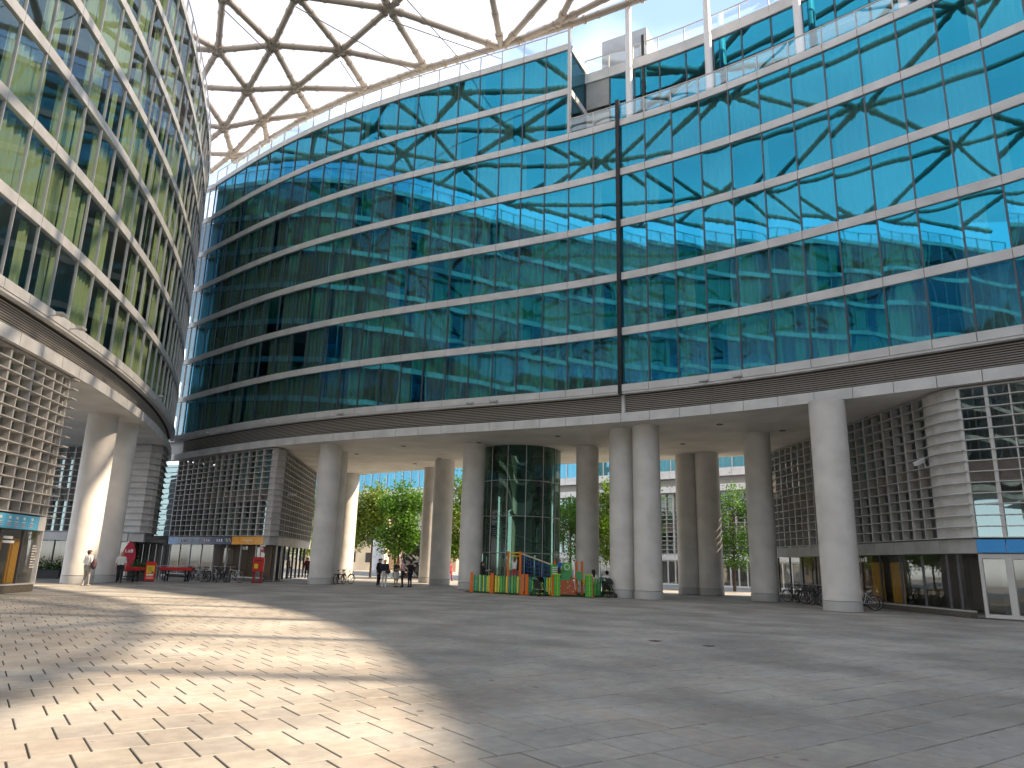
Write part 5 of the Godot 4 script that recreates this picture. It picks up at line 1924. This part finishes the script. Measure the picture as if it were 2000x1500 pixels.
func bikes():
	var proto = make_bike("bicycle with a bright white front tyre near the red letter box", M["bike_white"], M["rubber"], Vector3(-18.0, 0, -49.7), 2.75)
	# its front tyre is white
	var n = 0
	for c in proto.get_children():
		if c.name.begins_with("wheel"):
			n += 1
			if n == 2:
				c.material_override = M["white"]
				c.set_meta("label", "white front tyre")
	var dark = make_bike("black bicycle with a front basket in the crowded rack before the blue shop sign", M["bike_blue"], M["rubber"], Vector3(-19.0, 0, -50.2), 2.35, true)
	copy_of(dark, Vector3(-19.45, 0, -50.1), 1.9, "dark bicycle in the middle of the crowded rack, next to the basket bicycle")
	copy_of(dark, Vector3(-19.9, 0, -49.9), 2.3, "dark bicycle deeper in the crowded rack before the navy sign")
	copy_of(dark, Vector3(-18.5, 0, -50.3), 2.0, "black bicycle just behind the white-tyred one")
	var pale = make_bike("pale framed bicycle standing among the dark ones beside the red-topped table", M["bike_white"], M["rubber"], Vector3(-20.4, 0, -49.5), 2.7)
	copy_of(dark, Vector3(-20.8, 0, -49.6), 1.8, "dark bicycle at the rack end beside the red-topped table")
	# at the column foot
	copy_of(dark, Vector3(-11.5, 0, -51.9), 1.25, "dark bicycle leaning close to the white column near the talking group")
	copy_of(dark, Vector3(-11.2, 0, -52.4), 1.0, "second dark bicycle beside the column near the talking group")
	# along the right lattice wall
	var red = make_bike("dark red bicycle in the row along the lattice wall, beside the large column", tinted("bike_red", Color(0.16, 0.01, 0.015)), M["rubber"], Vector3(16.05, 0, -36.7), 1.9)
	copy_of(dark, Vector3(15.9, 0, -40.4), 1.75, "black bicycle at the far end of the row along the lattice wall")
	copy_of(dark, Vector3(15.95, 0, -39.6), 1.95, "black bicycle with pale pannier cloth in the row along the lattice wall")
	copy_of(dark, Vector3(16.0, 0, -38.6), 1.8, "black bicycle in the middle of the row along the lattice wall")
	copy_of(pale, Vector3(16.05, 0, -37.6), 1.9, "pale framed bicycle with chrome mudguards next to the dark red one")
	copy_of(pale, Vector3(16.3, 0, -34.6), 2.7, "white framed bicycle showing past the large column's far edge")
	copy_of(dark, Vector3(16.6, 0, -35.3), 2.2, "black bicycle behind the white framed one past the large column")
	copy_of(dark, Vector3(15.7, 0, -41.2), 1.5, "black bicycle beyond the others at the inner end of the lattice wall row")
	copy_of(dark, Vector3(16.0, 0, -39.1), 2.2, "dark bicycle wedged between two black ones along the lattice wall")
	copy_of(dark, Vector3(16.0, 0, -37.1), 1.6, "dark bicycle between the pale framed and the dark red ones")
	copy_of(pale, Vector3(-19.2, 0, -49.6), 2.1, "pale framed bicycle in the thick of the rack by the navy sign")
	copy_of(dark, Vector3(-20.2, 0, -50.0), 2.6, "dark bicycle right behind the pale framed one near the red-topped table")
	copy_of(dark, Vector3(-18.8, 0, -49.9), 2.55, "dark bicycle leaning against the basket bicycle in the rack")
	copy_of(dark, Vector3(-21.2, 0, -49.9), 2.2, "dark bicycle at the far rack end, half behind the red-topped table")
	copy_of(dark, Vector3(15.6, 0, -40.8), 2.1, "black bicycle crossing its neighbour at the inner end of the lattice wall row")
	copy_of(dark, Vector3(15.7, 0, -38.2), 1.6, "black bicycle standing proud of the row along the lattice wall")
	copy_of(red, Vector3(15.9, 0, -36.1), 1.75, "second dark red bicycle, right behind the large column")
	for q in [[-19.5, -50.6, 0.6, 5, "low steel bicycle rack in front of the navy shop sign"], [16.5, -38.4, 1.55, 6, "low steel bicycle rack along the lattice side wall"]]:
		var o = thing("bicycle_rack", q[4], "bicycle rack", Vector3(q[0], 0, q[1]), q[2])
		for k in q[3]:
			var s = soup()
			var x = (k - q[3] / 2.0) * 0.7
			s.path([Vector3(x, 0, -0.25), Vector3(x, 0.5, -0.25), Vector3(x, 0.62, -0.1), Vector3(x, 0.62, 0.1), Vector3(x, 0.5, 0.25), Vector3(x, 0, 0.25)], 0.02)
			part(o, "hoop", s.mesh(), M["steel"])
		bx(o, "base_rail", Vector3(0, 0.02, 0.25), Vector3(q[3] * 0.7, 0.04, 0.05), M["steel"])
# ---------------------------------------------------------------- things on the plaza
func red_table(label: String, at: Vector3, turn: float):
	var o = thing("games_table", label, "table", at, turn, "red-topped tables by the cafe")
	bx(o, "table_top", Vector3(0, 0.82, 0), Vector3(1.9, 0.14, 1.1), M["red"])
	bx(o, "table_rim", Vector3(0, 0.72, 0), Vector3(1.94, 0.07, 1.14), M["dark_red"])
	for x in [-0.62, 0.62]:
		for z in [-0.4, 0.4]:
			var s = soup()
			s.bar(Vector3(x, 0.02, z), Vector3(x * 0.95, 0.70, z * 0.9), 0.08, 0.08)
			part(o, "leg", s.mesh(), M["black"])
		bx(o, "foot_rail", Vector3(x, 0.10, 0), Vector3(0.09, 0.07, 0.9), M["black"])
		bx(o, "brace", Vector3(x * 0.97, 0.42, 0), Vector3(0.05, 0.05, 0.75), M["black"])
	bx(o, "stretcher", Vector3(0, 0.34, 0), Vector3(1.2, 0.06, 0.06), M["black"])

func planter(label: String, at: Vector3, turn: float, sd: int, w = 1.3):
	var o = thing("planter", label, "planter", at, turn, "planters along the cafe front")
	var r := RandomNumberGenerator.new()
	r.seed = sd
	bx(o, "box", Vector3(0, 0.27, 0), Vector3(w, 0.54, 0.45), M["charcoal"])
	bx(o, "rim", Vector3(0, 0.555, 0), Vector3(w + 0.05, 0.04, 0.5), M["black"])
	bx(o, "soil", Vector3(0, 0.578, 0), Vector3(w - 0.08, 0.01, 0.38), M["bark"])
	var s = soup()
	for k in 420:
		var p = Vector3(r.randf_range(-0.5, 0.5) * w, 0.58 + absf(r.randfn()) * 0.30, r.randf_range(-0.28, 0.28))
		leaf(s, p, 0.15, r)
	part(o, "foliage", s.mesh(), M["leaf3"])
	s = soup()
	for k in 9:
		var x = r.randf_range(-0.45, 0.45) * w
		s.tube(Vector3(x, 0.57, 0), Vector3(x + r.randf_range(-0.1, 0.1), 1.1, r.randf_range(-0.1, 0.1)), 0.012, 0.006, 5)
	part(o, "stem", s.mesh(), M["bark"])

func letter_box():
	var o = thing("letter_box", "red post box on two red legs at the pavilion corner", "letter box", Vector3(-16.55, 0, -50.0), 0.15)
	var s = soup()
	var prof = []
	s.bx(Vector3(0, 1.18, 0), Vector3(0.68, 0.86, 0.42))
	s.bx(Vector3(0, 1.63, 0), Vector3(0.60, 0.06, 0.36))
	part(o, "box", s.mesh(), M["red"])
	bx(o, "slot", Vector3(0, 1.45, 0.214), Vector3(0.44, 0.05, 0.02), M["black"])
	bx(o, "plate", Vector3(-0.12, 1.08, 0.214), Vector3(0.24, 0.30, 0.012), M["yellow"])
	for x in [-0.22, 0.22]:
		bx(o, "leg", Vector3(x, 0.38, 0), Vector3(0.14, 0.76, 0.16), M["dark_red"])
	bx(o, "foot", Vector3(0, 0.03, 0), Vector3(0.66, 0.06, 0.34), M["dark_red"])

func cafe_things():
	red_table("red-topped games table on black legs behind the strolling person, by the cafe", Vector3(-22.9, 0, -45.2), 0.15)
	red_table("red-topped games table on black legs beside the bicycle rack", Vector3(-21.2, 0, -48.4), 0.2)
	planter("black planter box of dark leaves at the inner end of the cafe step", Vector3(-33.6, 0, -49.5), 0.25, 1, 1.5)
	planter("black planter box of dark leaves between two others before the cafe glass", Vector3(-31.6, 0, -49.0), 0.25, 2, 1.5)
	planter("black planter box of dark leaves close behind the sunlit column", Vector3(-29.6, 0, -48.5), 0.25, 3, 1.5)
	planter("black planter box behind the red-topped table and the strolling person", Vector3(-25.0, 0, -47.0), 0.2, 4, 1.5)
	planter("black planter with a small leafy shrub beside the orange poster stand", Vector3(-23.25, 0, -47.6), 0.2, 5, 1.2)
	var o = thing("poster_stand", "bright orange and yellow poster stand at the end of the planters", "poster stand", Vector3(-22.45, 0, -47.4), 0.35)
	var s = soup()
	s.quad(Vector3(-0.28, 0.08, 0.03), Vector3(0.28, 0.08, 0.03), Vector3(0.28, 1.18, 0.03), Vector3(-0.28, 1.18, 0.03))
	for q in range(1, s.u.size()):
		pass
	s.u[0] = Vector2(0, 1)
	s.u[1] = Vector2(1, 1)
	s.u[2] = Vector2(1, 0)
	s.u[3] = Vector2(0, 0)
	part(o, "poster", s.mesh(), M["poster"])
	bx(o, "board", Vector3(0, 0.63, 0), Vector3(0.60, 1.16, 0.05), M["red"])
	bx(o, "foot", Vector3(0, 0.03, 0), Vector3(0.5, 0.06, 0.4), M["charcoal"])
	# red flag sign
	o = thing("flag_sign", "tall red surfboard-shaped advertising flag beside the cafe door", "sign", Vector3(-25.35, 0, -50.2), 0.25)
	s = soup()
	var pts = []
	for k in 17:
		var f = k / 16.0
		var y = 0.5 + f * 2.0
		var w = 0.38 * sin(PI * clampf(pow(f, 1.25) * 0.86 + 0.12, 0, 1)) + 0.03
		pts.append([y, w])
	for k in 16:
		for z in [0.0, 0.03]:
			s.quad(Vector3(-pts[k][1], pts[k][0], z), Vector3(pts[k][1], pts[k][0], z), Vector3(pts[k + 1][1], pts[k + 1][0], z), Vector3(-pts[k + 1][1], pts[k + 1][0], z), Vector3(0, 0, 1 if z > 0.01 else -1))
	part(o, "cloth", s.mesh(), tinted("flag_red", Color(0.45, 0.02, 0.05)))
	s = soup()
	s.tube(Vector3(0, 0, -0.02), Vector3(0, 2.5, -0.02), 0.02, 0.015, 6)
	part(o, "pole", s.mesh(), M["steel"])
	bx(o, "base", Vector3(0, 0.03, 0), Vector3(0.45, 0.06, 0.45), M["charcoal"])
	lettering(o, "sign_lettering", "LaB", 0.30, Vector3(-0.02, 1.85, 0.035), 0.0, M["white"])
	# black crowd barrier
	o = thing("barrier", "tall black metal railing enclosing the corner beside the blue sign", "railing", Vector3(-24.0, 0, -50.6), 0.25)
	for k in 9:
		s = soup()
		s.tube(Vector3(-0.8 + k * 0.2, 0, 0), Vector3(-0.8 + k * 0.2, 2.35 - 0.02 * absf(k - 4.0), 0), 0.018, 0.018, 6)
		part(o, "bar", s.mesh(), M["steel"] if k % 2 else M["black"])
	s = soup()
	s.path([Vector3(-0.85, 2.3, 0), Vector3(-0.5, 2.42, 0), Vector3(0.2, 2.42, 0), Vector3(0.75, 2.25, 0), Vector3(0.85, 1.9, 0), Vector3(0.85, 0, 0)], 0.03)
	part(o, "frame", s.mesh(), M["black"])
	o = thing("handrail", "thin grey handrail running in front of the pavilion glass behind the tables", "railing", Vector3(-21.5, 0, -50.4), 0.62)
	s = soup()
	s.tube(Vector3(-1.9, 0.95, 0), Vector3(2.0, 0.95, 0), 0.02, 0.02, 6)
	part(o, "rail", s.mesh(), M["steel"])
	for x in [-1.8, 0.0, 1.9]:
		s = soup()
		s.tube(Vector3(x, 0, 0), Vector3(x, 0.95, 0), 0.018, 0.018, 6)
		part(o, "post", s.mesh(), M["steel"])

# ---------------------------------------------------------------- playground
func fence_run(label: String, pts: Array, n: int, palette: Array, hgt: float):
	var c = Vector3.ZERO
	for p in pts:
		c += p
	c /= pts.size()
	var o = thing("picket_fence", label, "fence", c, 0.0, "coloured playground fence")
	for k in pts.size() - 1:
		var a = pts[k] - c
		var b = pts[k + 1] - c
		var t = (b - a).normalized()
		var turn = atan2(-t.z, t.x)
		for q in n:
			var p = a.lerp(b, (q + 0.5) / n)
			var w = (b - a).length() / n * 0.66
			var hh = hgt + [0.0, 0.02, -0.02][q % 3]
			bx(o, "slat", p + Vector3(0, 0.07 + hh / 2, 0), Vector3(w, hh, 0.03), M[palette[(q * 5 + q / 3 + k) % palette.size()]], turn)
		for y in [0.28, 0.74]:
			var s = soup()
			s.bar(a + Vector3(0, y, 0) - Vector3(t.z, 0, -t.x) * -0.03, b + Vector3(0, y, 0) - Vector3(t.z, 0, -t.x) * -0.03, 0.03, 0.06)
			part(o, "rail", s.mesh(), M["leaf_green"])
	for k in pts.size():
		var p = pts[k] - c
		bx(o, "post", p + Vector3(0, 0.54, 0.02), Vector3(0.17, 1.06, 0.17), M["orange"])
		bx(o, "post_cap", p + Vector3(0, 1.09, 0.02), Vector3(0.20, 0.04, 0.20), M["orange"])
		bx(o, "post_foot", p + Vector3(0, 0.025, 0.02), Vector3(0.30, 0.04, 0.30), M["orange"])

func playground():
	var pal = ["lime", "leaf_green", "teal", "green", "lime", "teal", "yellow"]
	var A = Vector3(-2.05, 0, -44.0)
	var B = Vector3(-0.85, 0, -43.2)
	var C = Vector3(0.85, 0, -42.0)
	var D = Vector3(2.55, 0, -41.4)
	var E = Vector3(4.62, 0, -41.2)
	var F = Vector3(6.15, 0, -42.2)
	var turf = soup()
	var gp = [A + Vector3(-0.4, 0, 0.2), B + Vector3(0, 0, 0.25), C + Vector3(0, 0, 0.3), D + Vector3(0, 0, 0.3), E + Vector3(0, 0, 0.3), Vector3(5.6, 0, -42.6), Vector3(5.4, 0, -46.2), Vector3(-2.2, 0, -47.2)]
	var mid = Vector3(1.6, 0.012, -44.2)
	for k in gp.size():
		turf.tri(gp[k] + Vector3.UP * 0.012, gp[(k + 1) % gp.size()] + Vector3.UP * 0.012, mid, Vector3.UP)
	var tf = thing("turf_mat", "dark green artificial turf mat laid under the playground", "mat", mid)
	part(tf, "mat", turf.mesh(), M["turf"], Transform3D(Basis(), -mid))
	fence_run("coloured slat fence with orange posts facing the plaza at the climbing frame", [A, B, C], 11, pal, 0.90)
	fence_run("coloured slat fence run with a pushchair parked in front of it", [C + Vector3(0.25, 0, 0), D], 11, pal, 0.90)
	fence_run("coloured slat fence in front of the two seated people", [E, F], 10, ["teal", "leaf_green", "lime", "teal", "leaf_green", "green"], 0.90)
	for q in [[D + Vector3(0.2, 0, 0.05), "bright green square gate post between fence and climbing ramp"], [E + Vector3(-0.15, 0, 0.05), "bright green square gate post beside the seated people"]]:
		var g = thing("gate_post", q[1], "gate post", q[0])
		bx(g, "post", Vector3(0, 0.58, 0), Vector3(0.34, 1.12, 0.34), M["green"])
		bx(g, "cap", Vector3(0, 1.16, 0), Vector3(0.40, 0.05, 0.40), M["lime"])
		bx(g, "edge_strip", Vector3(0.03, 0.58, 0.175), Vector3(0.03, 1.10, 0.012), M["lime"])
		for e in 3:
			bx(g, "groove", Vector3(0, 0.3 + e * 0.28, 0.174), Vector3(0.34, 0.02, 0.006), M["leaf_green"])
	# climbing frame
	var o = thing("climbing_frame", "playground climbing frame with orange posts, blue rope net and green panels", "climbing frame", Vector3(1.6, 0, -43.6))
	var P = [Vector3(-1.55, 0, 0), Vector3(-0.85, 0, 0), Vector3(1.05, 0, 0.1), Vector3(2.0, 0, -0.2)]
	for q in [P[0], P[1]]:
		bx(o, "post", q + Vector3(0, 1.18, 0), Vector3(0.14, 2.36, 0.14), M["orange"])
	var s = soup()
	s.tube(P[0] + Vector3(0, 2.1, 0), P[1] + Vector3(0, 2.1, 0), 0.03, 0.03, 8)
	s.tube(P[0] + Vector3(0, 2.28, 0), P[1] + Vector3(0, 2.28, 0), 0.04, 0.04, 8)
	part(o, "hanging_bar", s.mesh(), M["yellow"])
	bx(o, "back_panel", Vector3(-1.2, 0.75, -0.3), Vector3(0.55, 1.1, 0.04), M["panel_grey"])
	s = soup()
	s.tube(P[1] + Vector3(0, 2.26, 0), P[2] + Vector3(0, 1.62, 0), 0.05, 0.05, 8)
	part(o, "sloping_rail", s.mesh(), tinted("rope", Color(0.55, 0.48, 0.36)))
	s = soup()
	for k in 8:
		var f = (k + 0.5) / 8.0
		var top = (P[1] + Vector3(0, 2.26, 0)).lerp(P[2] + Vector3(0, 1.62, 0), f)
		s.tube(top, Vector3(top.x + 0.1, 0.5, top.z - 0.1), 0.014, 0.014, 5)
	for k in 6:
		var y = 0.6 + k * 0.24
		s.tube(Vector3(-0.8, y + 0.22, -0.02), Vector3(1.0, minf(y, 1.5), 0.06), 0.014, 0.014, 5)
	part(o, "rope_net", s.mesh(), M["net_blue"])
	bx(o, "play_panel", P[2] + Vector3(0.12, 1.18, 0.1), Vector3(0.50, 1.0, 0.05), M["green"])
	for k in 7:
		bx(o, "panel_line", P[2] + Vector3(0.12, 0.85 + k * 0.11, 0.13), Vector3(0.34, 0.05, 0.012), M["white"])
	for q in [Vector3(1.15, 0, 0.0), Vector3(2.45, 0, -0.2), Vector3(2.75, 0, 0.0)]:
		bx(o, "post", q + Vector3(0, 0.95, 0), Vector3(0.12, 1.9, 0.12), M["orange"])
	bx(o, "platform", Vector3(1.8, 0.90, -0.1), Vector3(1.3, 0.06, 0.8), M["rust"])
	s = soup()
	s.quad(Vector3(1.3, 1.35, 0.25), Vector3(2.15, 1.35, 0.25), Vector3(2.0, 0.75, 0.4), Vector3(1.45, 0.75, 0.4))
	s.quad(Vector3(1.3, 1.35, 0.22), Vector3(2.15, 1.35, 0.22), Vector3(2.15, 1.75, 0.05), Vector3(1.3, 1.75, 0.05))
	part(o, "green_bucket", s.mesh(), M["leaf_green"])
	bx(o, "round_window_panel", Vector3(1.85, 1.55, 0.26), Vector3(0.55, 0.50, 0.04), M["green"])
	s = soup()
	s.torus(Vector3(1.85, 1.55, 0.29), Vector3(0, 0, 1), 0.15, 0.03, 18, 6)
	part(o, "round_window", s.mesh(), M["white"])
	s = soup()
	s.quad(Vector3(1.15, 0.06, 1.4), Vector3(2.3, 0.06, 1.4), Vector3(2.2, 0.88, 0.3), Vector3(1.25, 0.88, 0.3))
	part(o, "climbing_ramp", s.mesh(), M["rust"])
	var r := RandomNumberGenerator.new()
	r.seed = 8
	for k in 26:
		var f = r.randf()
		var y = 0.10 + f * 0.72
		bx(o, "hand_hold", Vector3(lerpf(1.25, 2.2, r.randf()), y + 0.03, lerpf(1.36, 0.36, f)), Vector3(0.06, 0.04, 0.05), M["cream"])
	for x in [1.12, 2.33]:
		s = soup()
		s.bar(Vector3(x, 0.15, 1.35), Vector3(x, 1.05, 0.25), 0.05, 0.30)
		part(o, "ramp_side", s.mesh(), M["orange"])
	s = soup()
	s.quad(Vector3(2.5, 0.95, 0.1), Vector3(2.5, 0.95, -0.35), Vector3(3.6, 0.15, -0.35), Vector3(3.6, 0.15, 0.1))
	s.bar(Vector3(2.5, 1.05, 0.12), Vector3(3.6, 0.22, 0.12), 0.04, 0.22)
	s.bar(Vector3(2.5, 1.05, -0.37), Vector3(3.6, 0.22, -0.37), 0.04, 0.22)
	part(o, "slide", s.mesh(), M["yellow"])
	s = soup()
	s.quad(Vector3(2.4, 1.3, 0.1), Vector3(2.75, 1.3, 0.1), Vector3(2.75, 0.8, 0.35), Vector3(2.3, 0.9, 0.35))
	part(o, "green_wing", s.mesh(), M["leaf_green"])
	stroller("black folding pushchair parked in front of the coloured fence", Vector3(1.75, 0, -41.0), 2.5)
	stroller("black pushchair with raised handle standing at the fence end by the column pair", Vector3(5.55, 0, -41.35), 0.5)

func stroller(label: String, at: Vector3, turn: float):
	var o = thing("pushchair", label, "pushchair", at, turn, "pushchairs by the playground")
	for x in [-0.24, 0.24]:
		for z in [-0.35, 0.38]:
			var s = soup()
			s.torus(Vector3(x, 0.11, z), Vector3(1, 0, 0), 0.09, 0.025, 16, 6)
			var w = part(o, "wheel", s.mesh(), M["rubber"])
			s = soup()
			s.tube(Vector3(x - 0.02, 0.11, z), Vector3(x + 0.02, 0.11, z), 0.06, 0.06, 10)
			part(w, "hub", s.mesh(), M["steel"])
		var f = soup()
		f.tube(Vector3(x, 0.13, 0.38), Vector3(x, 0.60, -0.05), 0.016, 0.016, 6)
		f.tube(Vector3(x, 0.60, -0.05), Vector3(x, 1.02, -0.46), 0.016, 0.016, 6)
		f.tube(Vector3(x, 0.13, -0.35), Vector3(x, 0.62, 0.02), 0.016, 0.016, 6)
		part(o, "frame", f.mesh(), M["black"])
	var s2 = soup()
	s2.tube(Vector3(-0.24, 1.02, -0.46), Vector3(0.24, 1.02, -0.46), 0.022, 0.022, 8)
	part(o, "handle", s2.mesh(), M["charcoal"])
	s2 = soup()
	s2.quad(Vector3(-0.2, 0.42, 0.26), Vector3(0.2, 0.42, 0.26), Vector3(0.2, 0.38, -0.08), Vector3(-0.2, 0.38, -0.08))
	s2.quad(Vector3(-0.2, 0.38, -0.08), Vector3(0.2, 0.38, -0.08), Vector3(0.2, 0.86, -0.30), Vector3(-0.2, 0.86, -0.30))
	part(o, "seat", s2.mesh(), M["charcoal"])
	s2 = soup()
	for k in 6:
		var a0 = 1.9 - k * 0.30
		var a1 = a0 - 0.30
		var c = Vector3(0, 0.66, -0.14)
		s2.quad(c + Vector3(-0.22, sin(a0) * 0.36, cos(a0) * 0.36), c + Vector3(0.22, sin(a0) * 0.36, cos(a0) * 0.36), c + Vector3(0.22, sin(a1) * 0.36, cos(a1) * 0.36), c + Vector3(-0.22, sin(a1) * 0.36, cos(a1) * 0.36))
	part(o, "hood", s2.mesh(), M["black"])
	bx(o, "basket", Vector3(0, 0.24, -0.02), Vector3(0.38, 0.14, 0.46), M["black"])
	bx(o, "footrest", Vector3(0, 0.22, 0.36), Vector3(0.36, 0.03, 0.12), M["black"])

func _ready():
	rng.seed = 5
	make_materials()
	setup_view()
	make_lines()
	make_louvre()
	ground()
	main_building()
	left_building()
	link_building()
	rear_building()
	ground_blocks()
	columns()
	lift_drum()
	canopy()
	far_side()
	trees()
	letter_box()
	cafe_things()
	playground()
	people()
	bikes()
